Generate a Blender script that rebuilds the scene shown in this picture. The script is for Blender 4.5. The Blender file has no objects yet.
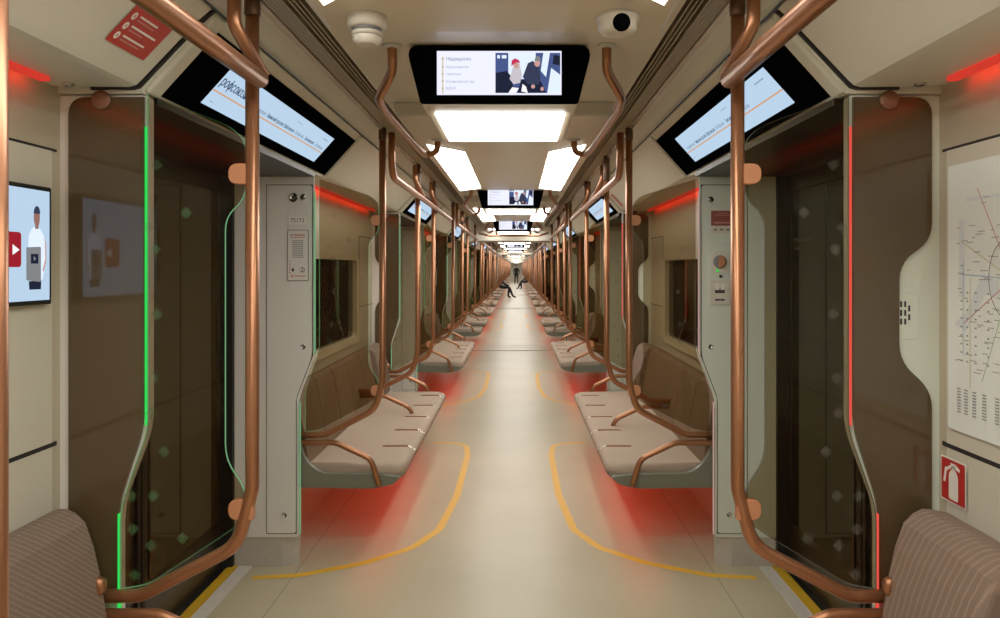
import bpy, bmesh, math, random
from mathutils import Vector, Matrix
random.seed(7)
C = bpy.context.scene.collection
PI = math.pi
CARP = 14.0          # distance from one gangway to the next
NCAR = 6

# ------------------------------------------------------------------ materials
def lin(c):
    c = c / 255.0
    return c / 12.92 if c <= 0.04045 else ((c + 0.055) / 1.055) ** 2.4
def rgb(t): return (lin(t[0]), lin(t[1]), lin(t[2]), 1.0)
MATS = {}
def pbr(name, col, rough=0.5, metal=0.0, emit=None, estr=0.0, noise=0.0, nscale=8.0, bump=0.0, spec=0.5, coat=0.0):
    m = bpy.data.materials.new(name); m.use_nodes = True
    nt = m.node_tree; b = nt.nodes['Principled BSDF']
    b.inputs['Base Color'].default_value = rgb(col)
    b.inputs['Roughness'].default_value = rough
    b.inputs['Metallic'].default_value = metal
    b.inputs['Specular IOR Level'].default_value = spec
    if coat: b.inputs['Coat Weight'].default_value = coat; b.inputs['Coat Roughness'].default_value = 0.06
    if emit is not None:
        b.inputs['Emission Color'].default_value = rgb(emit)
        b.inputs['Emission Strength'].default_value = estr
    if noise or bump:
        tc = nt.nodes.new('ShaderNodeTexCoord'); nz = nt.nodes.new('ShaderNodeTexNoise')
        nz.inputs['Scale'].default_value = nscale; nz.inputs['Detail'].default_value = 4
        nt.links.new(tc.outputs['Object'], nz.inputs['Vector'])
        if noise:
            mx = nt.nodes.new('ShaderNodeMix'); mx.data_type = 'RGBA'; mx.blend_type = 'MULTIPLY'
            mx.inputs[0].default_value = noise
            mx.inputs[6].default_value = rgb(col)
            nt.links.new(nz.outputs['Fac'], mx.inputs[7])
            nt.links.new(mx.outputs[2], b.inputs['Base Color'])
        if bump:
            bp = nt.nodes.new('ShaderNodeBump'); bp.inputs['Strength'].default_value = bump
            bp.inputs['Distance'].default_value = 0.002
            nt.links.new(nz.outputs['Fac'], bp.inputs['Height']); nt.links.new(bp.outputs['Normal'], b.inputs['Normal'])
    MATS[name] = m
    return m
def glow(name, col, s):
    m = bpy.data.materials.new(name); m.use_nodes = True; nt = m.node_tree
    nt.nodes.remove(nt.nodes['Principled BSDF'])
    e = nt.nodes.new('ShaderNodeEmission'); e.inputs['Color'].default_value = rgb(col); e.inputs['Strength'].default_value = s
    nt.links.new(e.outputs[0], nt.nodes['Material Output'].inputs[0]); MATS[name] = m
    return m
def glassy(name, tint, gloss=0.04, rough=0.02):
    m = bpy.data.materials.new(name); m.use_nodes = True; nt = m.node_tree
    nt.nodes.remove(nt.nodes['Principled BSDF'])
    t = nt.nodes.new('ShaderNodeBsdfTransparent'); t.inputs['Color'].default_value = rgb(tint)
    g = nt.nodes.new('ShaderNodeBsdfGlossy'); g.inputs['Roughness'].default_value = rough
    lw = nt.nodes.new('ShaderNodeFresnel'); lw.inputs['IOR'].default_value = 1.45
    mu = nt.nodes.new('ShaderNodeMath'); mu.operation = 'MULTIPLY_ADD'; mu.inputs[1].default_value = 0.9; mu.inputs[2].default_value = gloss - 0.035
    mx = nt.nodes.new('ShaderNodeMixShader')
    nt.links.new(lw.outputs[0], mu.inputs[0]); nt.links.new(mu.outputs[0], mx.inputs[0])
    nt.links.new(t.outputs[0], mx.inputs[1]); nt.links.new(g.outputs[0], mx.inputs[2])
    nt.links.new(mx.outputs[0], nt.nodes['Material Output'].inputs[0]); MATS[name] = m
    return m
def floor_mat():
    m = pbr('floor_vinyl', (196, 184, 150), 0.33, spec=0.4); nt = m.node_tree; b = nt.nodes['Principled BSDF']
    tc = nt.nodes.new('ShaderNodeTexCoord'); sp = nt.nodes.new('ShaderNodeSeparateXYZ')
    nt.links.new(tc.outputs['Object'], sp.inputs[0])
    ab = nt.nodes.new('ShaderNodeMath'); ab.operation = 'ABSOLUTE'; nt.links.new(sp.outputs[0], ab.inputs[0])
    su = nt.nodes.new('ShaderNodeMath'); su.operation = 'SUBTRACT'; su.inputs[1].default_value = 1.03; nt.links.new(ab.outputs[0], su.inputs[0])
    a2 = nt.nodes.new('ShaderNodeMath'); a2.operation = 'ABSOLUTE'; nt.links.new(su.outputs[0], a2.inputs[0])
    lt = nt.nodes.new('ShaderNodeMath'); lt.operation = 'LESS_THAN'; lt.inputs[1].default_value = 0.0018; nt.links.new(a2.outputs[0], lt.inputs[0])
    nz = nt.nodes.new('ShaderNodeTexNoise'); nz.inputs['Scale'].default_value = 1.6; nz.inputs['Detail'].default_value = 6
    nt.links.new(tc.outputs['Object'], nz.inputs['Vector'])
    rp = nt.nodes.new('ShaderNodeValToRGB')
    rp.color_ramp.elements[0].position = 0.3; rp.color_ramp.elements[0].color = rgb((176, 165, 134))
    rp.color_ramp.elements[1].position = 0.75; rp.color_ramp.elements[1].color = rgb((190, 179, 147))
    nt.links.new(nz.outputs['Fac'], rp.inputs[0])
    mx = nt.nodes.new('ShaderNodeMix'); mx.data_type = 'RGBA'
    nt.links.new(lt.outputs[0], mx.inputs[0]); nt.links.new(rp.outputs[0], mx.inputs[6]); mx.inputs[7].default_value = rgb((105, 95, 72))
    nt.links.new(mx.outputs[2], b.inputs['Base Color'])
    return m
def fabric_mat(name, base, stripe, scale=95.0, cy=0.8, cz=1.0, cx=0.5):
    m = pbr(name, base, 0.9, spec=0.15); nt = m.node_tree; b = nt.nodes['Principled BSDF']
    tc = nt.nodes.new('ShaderNodeTexCoord'); mp = nt.nodes.new('ShaderNodeMapping')
    mp.inputs['Rotation'].default_value = (0, 0, 0); nt.links.new(tc.outputs['Object'], mp.inputs[0])
    sp = nt.nodes.new('ShaderNodeSeparateXYZ'); nt.links.new(mp.outputs[0], sp.inputs[0])
    # lines lean: k = z*1.0 + y*0.55 + x*0.3
    m1 = nt.nodes.new('ShaderNodeMath'); m1.operation = 'MULTIPLY_ADD'; m1.inputs[1].default_value = cy
    mz = nt.nodes.new('ShaderNodeMath'); mz.operation = 'MULTIPLY'; mz.inputs[1].default_value = cz; nt.links.new(sp.outputs[2], mz.inputs[0])
    nt.links.new(sp.outputs[1], m1.inputs[0]); nt.links.new(mz.outputs[0], m1.inputs[2])
    m0 = nt.nodes.new('ShaderNodeMath'); m0.operation = 'MULTIPLY_ADD'; m0.inputs[1].default_value = cx
    nt.links.new(sp.outputs[0], m0.inputs[0]); nt.links.new(m1.outputs[0], m0.inputs[2])
    nz = nt.nodes.new('ShaderNodeTexNoise'); nz.inputs['Scale'].default_value = 30; nt.links.new(tc.outputs['Object'], nz.inputs['Vector'])
    m2 = nt.nodes.new('ShaderNodeMath'); m2.operation = 'MULTIPLY_ADD'; m2.inputs[1].default_value = 0.006
    nt.links.new(nz.outputs['Fac'], m2.inputs[0]); nt.links.new(m0.outputs[0], m2.inputs[2])
    m3 = nt.nodes.new('ShaderNodeMath'); m3.operation = 'MULTIPLY'; m3.inputs[1].default_value = scale * 2 * PI / 2; nt.links.new(m2.outputs[0], m3.inputs[0])
    sn = nt.nodes.new('ShaderNodeMath'); sn.operation = 'SINE'; nt.links.new(m3.outputs[0], sn.inputs[0])
    rp = nt.nodes.new('ShaderNodeValToRGB'); rp.color_ramp.elements[0].position = 0.45; rp.color_ramp.elements[1].position = 0.95
    rp.color_ramp.elements[0].color = rgb(base); rp.color_ramp.elements[1].color = rgb(stripe)
    nt.links.new(sn.outputs[0], rp.inputs[0])
    n2 = nt.nodes.new('ShaderNodeTexNoise'); n2.inputs['Scale'].default_value = 500; nt.links.new(tc.outputs['Object'], n2.inputs['Vector'])
    mx = nt.nodes.new('ShaderNodeMix'); mx.data_type = 'RGBA'; mx.blend_type = 'OVERLAY'; mx.inputs[0].default_value = 0.35
    nt.links.new(rp.outputs[0], mx.inputs[6]); nt.links.new(n2.outputs['Fac'], mx.inputs[7]); nt.links.new(mx.outputs[2], b.inputs['Base Color'])
    return m
FLOOR = floor_mat()
CEIL = pbr('ceiling_panel', (214, 200, 174), 0.35, noise=0.06, nscale=2)
CORN = pbr('cornice_panel', (198, 193, 178), 0.4, noise=0.06, nscale=2)
COVE = pbr('cove_lining', (208, 204, 184), 0.35, noise=0.06, nscale=2)
WALL = pbr('wall_lining', (176, 165, 140), 0.4, noise=0.06, nscale=3)
WALLW = pbr('wall_panel_light', (205, 199, 180), 0.35, noise=0.05, nscale=3)
GAP = pbr('dark_gap', (18, 16, 14), 0.8)
RIB = pbr('grille_rib', (150, 132, 106), 0.4)
EDGE = pbr('edge_strip', (205, 200, 190), 0.25, metal=0.6)
CABL = pbr('cabinet_paint', (226, 223, 216), 0.4, noise=0.05, nscale=3)
CABR = pbr('cabinet_paint_greenish', (212, 221, 206), 0.4, noise=0.05, nscale=3)
PLINTH = pbr('brushed_steel', (188, 182, 170), 0.4, metal=0.12, noise=0.2, nscale=40)
BROWN = pbr('brown_glazed_face', (76, 62, 42), 0.07, spec=0.45, noise=0.1, nscale=2)
COPPER = pbr('copper_tube', (166, 110, 76), 0.30, metal=0.75, noise=0.08, nscale=3)
COPDK = pbr('bronze_sleeve', (92, 68, 54), 0.4, metal=0.7)
COPTAB = pbr('copper_bracket', (190, 124, 84), 0.5, metal=0.2)
SEAT = fabric_mat('seat_fabric', (172, 152, 134), (182, 162, 142), 130)
WING = fabric_mat('wing_fabric', (110, 95, 82), (134, 114, 98), 130.0, .8, 1.0, .3)
WINGR = fabric_mat('wing_fabric_right', (126, 106, 93), (148, 124, 108), 84.0, 1.0, .16, .2)
BACK = pbr('backrest_fabric', (118, 93, 68), 0.75, noise=0.15, nscale=60, bump=0.1, spec=0.3)
SHELL = pbr('seat_shell', (100, 101, 87), 0.4)
BLACKG = pbr('black_glass', (5, 5, 6), 0.12, spec=0.0)
BLACK = pbr('black_plastic', (16, 16, 17), 0.4)
DOORG = pbr('dark_door_glass', (24, 19, 9), 0.05, spec=0.45)
DOORL = pbr('reflection_toned_door_glass', (58, 47, 24), 0.05, spec=0.45)  # olive tone of the reflected interior put into the left panes' base colour
DOORF = pbr('door_frame_brown', (34, 28, 20), 0.3)
CAP = pbr('bronze_cap', (124, 80, 58), 0.5, metal=0.2)
RUB = pbr('door_rubber', (8, 8, 8), 0.6)
WINF = pbr('window_frame', (176, 166, 140), 0.4)
YEL = pbr('yellow_line', (232, 178, 40), 0.5)
YELS = pbr('yellow_sill', (205, 160, 30), 0.5)
SILL = pbr('sill_metal', (212, 207, 196), 0.4, metal=0.1)
WHITEP = pbr('white_plastic', (215, 208, 192), 0.4)
CHROME = pbr('chrome_lock', (190, 190, 186), 0.2, metal=1.0)
REDS = pbr('red_sticker', (176, 34, 30), 0.4)
MAROON = pbr('maroon_sticker', (140, 72, 66), 0.4)
WHT = pbr('white_print', (235, 230, 220), 0.5)
PINKP = pbr('pink_print', (196, 130, 120), 0.5)
INK = pbr('dark_print', (40, 38, 40), 0.5)
GRYP = pbr('grey_print', (120, 120, 120), 0.5)
PAPER = pbr('map_paper', (232, 239, 233), 0.5)
MAPINK = pbr('map_ink', (150, 150, 150), 0.5)
MAPRED = pbr('map_red', (208, 130, 126), 0.5)
MAPBLU = pbr('map_blue', (160, 190, 214), 0.5)
MAPGRN = pbr('map_green', (160, 192, 158), 0.5)
MAPYEL = pbr('map_yellow', (214, 202, 146), 0.5)
MAPPALE = pbr('map_pale', (218, 228, 230), 0.5)
def etch(name, col, mix):
    m = pbr(name, col, 0.6); nt = m.node_tree; b = nt.nodes['Principled BSDF']
    t = nt.nodes.new('ShaderNodeBsdfTransparent'); mx = nt.nodes.new('ShaderNodeMixShader'); mx.inputs[0].default_value = mix
    nt.links.new(t.outputs[0], mx.inputs[1]); nt.links.new(b.outputs[0], mx.inputs[2]); nt.links.new(mx.outputs[0], nt.nodes['Material Output'].inputs[0])
    return m
ETCH = etch('etched_frost', (130, 132, 118), 0.35)
ETCHG = etch('etched_frost_green', (90, 150, 90), 0.45)
LAMP = glow('lamp_diffuser', (255, 248, 235), 11.2)
REDL = glow('red_light', (255, 52, 38), 1.5)
REDW = glow('red_wall_light', (255, 40, 24), 9.0)
REDD = glow('red_lamp_cover', (226, 50, 36), .75)
GRNL = glow('green_led', (34, 220, 70), .9)
GRNE = glow('green_edge', (120, 190, 130), 0.55)
REDLED = glow('red_led', (255, 74, 58), .75)
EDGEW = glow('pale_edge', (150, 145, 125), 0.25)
PINKE = glow('pink_led', (205, 165, 150), 0.6)
SCRB = glow('screen_blue', (176, 205, 232), 1.0)
SCRP = glow('screen_pale', (214, 228, 250), 1.15)
SCRL = glow('screen_lilac', (226, 228, 248), 1.15)
SCRW = glow('screen_white', (245, 245, 250), 1.1)
SCRO = glow('screen_orange', (214, 158, 112), 0.9)
SCRY = glow('screen_ochre', (205, 185, 120), 0.9)
SCRT = glow('screen_text', (52, 70, 100), 0.9)
SCRG = glow('screen_grey_text', (130, 150, 175), 0.9)
SCRD = glow('screen_dark', (24, 28, 46), 0.9)
SCRN = glow('screen_navy', (60, 76, 130), 0.9)
SCRK = glow('screen_coat', (44, 50, 74), 0.9)
SCRR = glow('screen_red', (200, 44, 74), 0.9)
SCRS = glow('screen_skin', (206, 150, 140), 0.9)
SCRSC = glow('screen_scarf', (206, 196, 206), 0.9)
SCRM = glow('screen_maroon', (150, 24, 34), 0.9)
SCRGY = glow('screen_grey', (126, 128, 132), 0.8)
SKIN = glow('screen_face', (150, 104, 90), 0.8)
CLEAR = glassy('clear_screen_glass', (216, 207, 190), 0.014)
WGLASS = glassy('window_glass', (70, 66, 52), 0.10)
TUNNEL = pbr('tunnel_concrete', (48, 44, 36), 0.9, noise=0.5, nscale=3)
PIPE = pbr('tunnel_pipe', (120, 112, 96), 0.6)
BELLOW = pbr('bellows_rubber', (26, 24, 22), 0.7)
PORTAL = pbr('portal_lining', (228, 222, 206), 0.4)
CLOTH = pbr('black_clothes', (7, 7, 9), 0.9)
CLOTH2 = pbr('dark_clothes', (26, 26, 30), 0.9)
SKINP = pbr('skin', (190, 140, 112), 0.6)
HAIR = pbr('dark_hair', (24, 18, 14), 0.8)
SHOEW = pbr('pale_shoe', (190, 185, 178), 0.7)

# ------------------------------------------------------------------ object helpers
def link(o): C.objects.link(o); return o
def thing(name, label, cat, loc=(0, 0, 0), group=None):
    o = bpy.data.objects.new(name, None); link(o); o.location = loc; o.empty_display_size = 0.1
    o['label'] = label; o['category'] = cat
    if group: o['group'] = group
    return o
def tag(o, label, cat, group=None):
    o['label'] = label; o['category'] = cat
    if group: o['group'] = group
    return o
class MB:
    def __init__(self): self.bm = bmesh.new(); self.mi = 0
    def face(self, pts):
        vs = [self.bm.verts.new(p) for p in pts]
        f = self.bm.faces.new(vs); f.material_index = self.mi; return f
    def hull(self, a, b):      # two matching rings -> closed prism
        va = [self.bm.verts.new(p) for p in a]; vb = [self.bm.verts.new(p) for p in b]
        n = len(a); fs = [self.bm.faces.new(va), self.bm.faces.new(vb[::-1])]
        for i in range(n):
            fs.append(self.bm.faces.new((va[i], vb[i], vb[(i + 1) % n], va[(i + 1) % n])))
        for f in fs: f.material_index = self.mi
        return fs
    def loft(self, rings, caps=True, smooth=True):
        R = [[self.bm.verts.new(p) for p in r] for r in rings]; n = len(R[0])
        for a, b in zip(R, R[1:]):
            for i in range(n):
                f = self.bm.faces.new((a[i], b[i], b[(i + 1) % n], a[(i + 1) % n])); f.material_index = self.mi; f.smooth = smooth
        if caps:
            for r in (R[0], R[-1][::-1]):
                f = self.bm.faces.new(r); f.material_index = self.mi
    def box(self, x0, x1, y0, y1, z0, z1):
        self.hull([(x0, y0, z0), (x1, y0, z0), (x1, y1, z0), (x0, y1, z0)], [(x0, y0, z1), (x1, y0, z1), (x1, y1, z1), (x0, y1, z1)])
    def prism_y(self, prof, y0, y1, s=1):      # profile in (x, z) swept along y
        self.hull([(s * x, y0, z) for x, z in prof], [(s * x, y1, z) for x, z in prof])
    def strip_y(self, prof, y0, y1, s=1, smooth=False):      # open profile
        va = [self.bm.verts.new((s * x, y0, z)) for x, z in prof]; vb = [self.bm.verts.new((s * x, y1, z)) for x, z in prof]
        for i in range(len(prof) - 1):
            f = self.bm.faces.new((va[i], va[i + 1], vb[i + 1], vb[i])); f.material_index = self.mi; f.smooth = smooth
    def tube(self, pts, r, seg=14, fil=0.08, cap=True, nf=7):
        P = fillet([Vector(p) for p in pts], fil, nf)
        rings = []; T = (P[1] - P[0]).normalized()
        ref = Vector((0, 0, 1)) if abs(T.z) < 0.9 else Vector((0, 1, 0))
        N = (ref - T * ref.dot(T)).normalized()
        for i, p in enumerate(P):
            t = (P[min(i + 1, len(P) - 1)] - P[max(i - 1, 0)]).normalized()
            N = (N - t * N.dot(t)).normalized(); B = t.cross(N)
            rings.append([p + N * (r * math.cos(2 * PI * k / seg)) + B * (r * math.sin(2 * PI * k / seg)) for k in range(seg)])
        self.loft(rings, cap)
    def lathe(self, c, axis, prof, seg=24):      # prof: (radius, distance along axis)
        c = Vector(c); ax = Vector(axis).normalized()
        ref = Vector((0, 0, 1)) if abs(ax.z) < 0.9 else Vector((0, 1, 0))
        u = ax.cross(ref).normalized(); v = ax.cross(u)
        self.loft([[c + ax * d + u * (max(r, 1e-4) * math.cos(2 * PI * k / seg)) + v * (max(r, 1e-4) * math.sin(2 * PI * k / seg)) for k in range(seg)] for r, d in prof])
    def sphere(self, c, r, sc=(1, 1, 1), seg=12):
        n = seg
        rings = []
        for i in range(1, n):
            a = PI * i / n
            rings.append([(c[0] + r * sc[0] * math.sin(a) * math.cos(2 * PI * k / n), c[1] + r * sc[1] * math.sin(a) * math.sin(2 * PI * k / n), c[2] + r * sc[2] * math.cos(a)) for k in range(n)])
        self.loft(rings)
    def build(self, name, mats, parent=None, origin=None, label=None, bevel=0.0, bseg=2, weld=True, normals=True):
        bm = self.bm
        if weld: bmesh.ops.remove_doubles(bm, verts=bm.verts, dist=1e-5)
        if normals: bmesh.ops.recalc_face_normals(bm, faces=bm.faces)
        off = Vector(origin) if origin is not None else (Vector(parent_world(parent)) if parent else Vector((0, 0, 0)))
        for v in bm.verts: v.co -= off
        me = bpy.data.meshes.new(name); bm.to_mesh(me); bm.free()
        for m in (mats if isinstance(mats, (list, tuple)) else [mats]): me.materials.append(m)
        o = bpy.data.objects.new(name, me); link(o)
        if parent: o.parent = parent
        else: o.location = off
        if label: o['label'] = label
        if bevel:
            md = o.modifiers.new('bevel', 'BEVEL'); md.width = bevel; md.segments = bseg; md.limit_method = 'ANGLE'; md.angle_limit = 0.6
            md.harden_normals = False
        return o
def parent_world(p):
    v = Vector((0, 0, 0))
    while p is not None: v += p.location; p = p.parent
    return v
def fillet(P, r, n=7):
    out = [P[0]]
    for i in range(1, len(P) - 1):
        a, b, c = P[i - 1], P[i], P[i + 1]
        u = (a - b); w = (c - b); lu, lw = u.length, w.length; u.normalize(); w.normalize()
        ang = u.angle(w)
        if ang > 3.1: out.append(b); continue
        d = min(r / math.tan(ang / 2), lu * 0.48, lw * 0.48)
        s, e = b + u * d, b + w * d
        for k in range(n + 1):
            t = k / n; out.append(s * (1 - t) ** 2 + b * 2 * t * (1 - t) + e * t * t)
    out.append(P[-1]); return out
def poly_round(pts, radii, n=5):      # 2D polygon with rounded corners
    out = []; m = len(pts)
    for i in range(m):
        a, b, c = Vector(pts[i - 1]), Vector(pts[i]), Vector(pts[(i + 1) % m]); r = radii[i] if isinstance(radii, (list, tuple)) else radii
        if r <= 0: out.append((b.x, b.y)); continue
        u = a - b; w = c - b; d = min(r, u.length * 0.49, w.length * 0.49); s = b + u.normalized() * d; e = b + w.normalized() * d
        for k in range(n + 1):
            t = k / n; q = s * (1 - t) ** 2 + b * 2 * t * (1 - t) + e * t * t; out.append((q.x, q.y))
    return out
def copy_tree(o, parent=None):
    c = o.copy(); C.objects.link(c)
    if parent is not None: c.parent = parent
    for ch in o.children: copy_tree(ch, c)
    return c
def struct(o): o['kind'] = 'structure'; return o
def place(o, org, u, v):
    u, v = Vector(u).normalized(), Vector(v).normalized(); n = u.cross(v)
    M = Matrix(((u.x, v.x, n.x, org[0]), (u.y, v.y, n.y, org[1]), (u.z, v.z, n.z, org[2]), (0, 0, 0, 1)))
    return M
def flat(name, shapes, mat, parent, org, u, v, lift, thick=0.0):
    """flat polygons given in (u, v) metres on the plane at org"""
    M = place(None, org, u, v); b = MB()
    for sh in shapes: b.face([M @ Vector((p[0], p[1], lift)) for p in sh])
    return b.build(name, mat, parent, weld=False, normals=False)
def rect(x0, y0, x1, y1): return [(x0, y0), (x1, y0), (x1, y1), (x0, y1)]
def disc(cx, cy, rx, ry=None, n=16, a0=0, a1=2 * PI):
    ry = ry or rx
    return [(cx + rx * math.cos(a0 + (a1 - a0) * k / n), cy + ry * math.sin(a0 + (a1 - a0) * k / n)) for k in range(n if a1 - a0 > 6.2 else n + 1)]
def writing(name, txt, size, mat, parent, org, u, v, lift, at=(0, 0), align='LEFT', sx=1.0, bold=0.0):
    cu = bpy.data.curves.new('tmp', 'FONT'); cu.body = txt; cu.size = size; cu.align_x = align; cu.resolution_u = 2
    ob = bpy.data.objects.new('tmp', cu); link(ob); dg = bpy.context.evaluated_depsgraph_get()
    me = bpy.data.meshes.new_from_object(ob.evaluated_get(dg)); bpy.data.objects.remove(ob); bpy.data.curves.remove(cu)
    if bold:
        bm = bmesh.new(); bm.from_mesh(me); g = bmesh.ops.duplicate(bm, geom=bm.verts[:] + bm.edges[:] + bm.faces[:])
        bmesh.ops.translate(bm, verts=[e for e in g['geom'] if isinstance(e, bmesh.types.BMVert)], vec=(bold / sx, 0, .0002)); bm.to_mesh(me); bm.free()
    M = place(None, org, u, v) @ Matrix.Translation((at[0], at[1], lift)) @ Matrix.Diagonal((sx, 1, 1, 1))
    me.transform(M); off = parent_world(parent)
    me.transform(Matrix.Translation(-off)); me.materials.clear(); me.materials.append(mat); me.name = name
    o = bpy.data.objects.new(name, me); link(o); o.parent = parent; return o
ORD = ['nearest the camera', 'second from the camera', 'third from the camera', 'fourth from the camera', 'fifth from the camera', 'sixth from the camera', 'seventh from the camera',
       'eighth from the camera', 'ninth from the camera', 'tenth from the camera', 'eleventh from the camera', 'twelfth from the camera', 'thirteenth from the camera', 'fourteenth from the camera',
       'fifteenth from the camera', 'sixteenth from the camera', 'seventeenth from the camera', 'eighteenth from the camera', 'nineteenth from the camera', 'twentieth from the camera']
SIDE = {-1: 'left', 1: 'right'}

# ------------------------------------------------------------------ layout
YB, YE = -4.6, CARP * NCAR - 0.2
DOORS0 = [(2.05, 4.0), (6.48, 8.43), (10.91, 12.86)]
BENCH0 = [(0.55, 2.02, 'start'), (4.0, 6.45, 'full'), (8.43, 10.88, 'full'), (12.86, 13.55, 'end')]
doors = [(a + CARP * c, b + CARP * c, c) for c in range(NCAR) for a, b in DOORS0]
benches = [(a + CARP * c, b + CARP * c, k, c) for c in range(NCAR) for a, b, k in BENCH0]

# ------------------------------------------------------------------ shell of the train
b = MB(); b.face([(-1.46, YB, 0), (1.46, YB, 0), (1.46, YE, 0), (-1.46, YE, 0)]); struct(b.build('floor', FLOOR))
b = MB(); b.strip_y([(-0.54, 2.258), (0.54, 2.258)], YB, YE)
for s in (-1, 1):
    b.mi = 1; b.strip_y([(0.54, 2.258), (0.54, 2.30), (0.66, 2.30), (0.66, 2.25)], YB, YE, s)
    b.mi = 2
    for x in (0.5525, 0.5675, 0.5825): b.prism_y([(x, 2.255), (x + 0.0045, 2.255), (x + 0.0045, 2.29), (x, 2.29)], YB, YE, s)
    b.mi = 2
    for i in range(5): b.prism_y([(0.598 + i * 0.0112, 2.250), (0.6075 + i * 0.0112, 2.250), (0.6075 + i * 0.0112, 2.29), (0.598 + i * 0.0112, 2.29)], YB, YE, s)
    b.mi = 3; b.prism_y([(0.655, 2.243), (0.672, 2.238), (0.672, 2.26), (0.655, 2.26)], YB, YE, s)
    b.mi = 4; b.strip_y([(0.672, 2.24), (0.70, 2.233), (0.735, 2.214), (0.752, 2.20)], YB, YE, s, True)
    b.mi = 1; b.strip_y([(0.752, 2.20), (0.752, 2.23), (0.775, 2.23)], YB, YE, s)
struct(b.build('ceiling', [CEIL, GAP, RIB, EDGE, CORN], normals=False))

COVEP = [(0.762, 2.2), (0.80, 2.168), (0.86, 2.105), (0.955, 2.005), (0.968, 1.993), (0.985, 1.988), (1.0, 1.988), (1.17, 1.99), (1.26, 2.0), (1.26, 2.24), (0.79, 2.24)]
WX = {-1: 1.195, 1: 1.22}
n_trim = 0
def trim_name():
    global n_trim; n_trim += 1; return 'trim_%d' % n_trim
for s in (-1, 1):
    b = MB(); wx = WX[s]
    for (y0, y1, kind, c) in benches:
        a0, a1 = y0 - 0.06, y1 + 0.045
        if kind == 'start': a0 = c * CARP + 0.5 if c else YB
        if kind == 'end': a1 = c * CARP + 13.65
        if kind == 'full':
            w0, w1, z0, z1 = y0 + 0.55, y0 + 1.86, 0.95, 1.575
            for (p0, p1, q0, q1) in ((a0, a1, 0, z0), (a0, w0, z0, z1), (w1, a1, z0, z1), (a0, a1, z1, 2.0)):
                b.face([(s * wx, p0, q0), (s * wx, p1, q0), (s * wx, p1, q1), (s * wx, p0, q1)])
            b.mi = 1
            b.box(s * (wx - .004), s * (wx + .002), w1 + 0.09, a1, 1.19, 1.195); b.box(s * (wx - .004), s * (wx + .002), w1 + 0.09, w1 + 0.094, 1.19, 1.75); b.box(s * (wx - .004), s * (wx + .002), w1 + 0.09, a1, 1.75, 1.755)
            b.mi = 0
        else:
            b.face([(s * wx, a0, 0), (s * wx, a1, 0), (s * wx, a1, 2.0), (s * wx, a0, 2.0)])
            b.mi = 2
            b.box(s * (wx - .003), s * (wx + .002), a0, y1 + 0.0, 1.03, 1.815); b.box(s * (wx - .003), s * (wx + .002), a0, y1 + 0.0, 0.3, 1.018)
            b.mi = 1; b.box(s * (wx - .0036), s * (wx + .0015), a0, y1 + 0.02, 1.018, 1.03); b.box(s * (wx - .0036), s * (wx + .0015), a0, y1 + 0.02, 1.815, 1.822); b.mi = 0
    struct(b.build('wall_left' if s < 0 else 'wall_right', [WALL, GAP, WALLW], normals=False))
    b = MB(); b.box(s * 1.9, s * 1.95, YB, YE, -0.6, 2.8)
    struct(b.build('wall_tunnel_left' if s < 0 else 'wall_tunnel_right', TUNNEL))
    # curved lining above each bench
    for (y0, y1, kind, c) in benches:
        a0, a1 = y0 - 0.0, y1 + 0.02
        if kind == 'start': a0 = c * CARP + 0.5 if c else YB
        if kind == 'end': a1 = c * CARP + 13.65
        b = MB(); b.prism_y(COVEP, a0 + 0.012, a1 - 0.012, s)
        struct(b.build(trim_name(), COVE, origin=(s * 0.95, (a0 + a1) / 2, 2.0), bevel=0.006))
b = MB(); b.box(-1.5, 1.5, YB - 0.1, YB, 0, 2.4); struct(b.build('wall_back', WALL))
b = MB(); b.box(-1.5, 1.5, YE, YE + 0.1, 0, 2.4); struct(b.build('wall_front', PORTAL))

# windows
nw = 0
for s in (-1, 1):
    for (y0, y1, kind, c) in benches:
        if kind != 'full' or c > 2: continue
        nw += 1
        w0, w1, z0, z1 = y0 + 0.55, y0 + 1.86, 0.95, 1.575
        root = bpy.data.objects.new('window_%d' % nw, None); link(root); wx = WX[s]; root.location = (s * wx, (w0 + w1) / 2, z0); struct(root)
        fr = MB(); o_ = poly_round([(w0 - .02, z0 - .03), (w1 + .035, z0 - .03), (w1 + .035, z1 + .02), (w0 - .02, z1 + .02)], .06); i_ = poly_round([(w0 + .03, z0 + .02), (w1 - .015, z0 + .02), (w1 - .015, z1 - .015), (w0 + .03, z1 - .015)], .05)
        for A, B_, xa, xb in ((o_, i_, wx - .015, wx - .008), (o_, o_, wx - .015, wx + .002), (i_, i_, wx - .008, wx + .04)):
            for k in range(len(A)):
                p, q = A[k], A[(k + 1) % len(A)]; r_, t_ = B_[(k + 1) % len(A)], B_[k]
                fr.face([(s * xa, p[0], p[1]), (s * xa, q[0], q[1]), (s * xb, r_[0], r_[1]), (s * xb, t_[0], t_[1])])
        fr.build('window_frame', WINF, root)
        g = MB(); g.box(s * (wx + .025), s * (wx + .03), w0, w1, z0, z1); g.build('pane', WGLASS, root)
for k, (yy, s) in enumerate(((5.05, 1), (5.55, -1))):
    t = MB(); t.tube([(s * 1.62, yy, -0.2), (s * 1.62, yy, 2.4)], 0.03); t.lathe((s * 1.62, yy, 1.38), (0, 0, 1), [(0.03, 0), (0.055, 0.01), (0.055, 0.03), (0.035, 0.04), (0.055, 0.05), (0.055, 0.07), (0.03, 0.08)])
    tag(t.build('tunnel_pipe', PIPE, origin=(s * 1.62, yy, -0.2)), 'grey vertical pipe in the dark tunnel outside the %s window' % SIDE[s], 'pipe')

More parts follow.
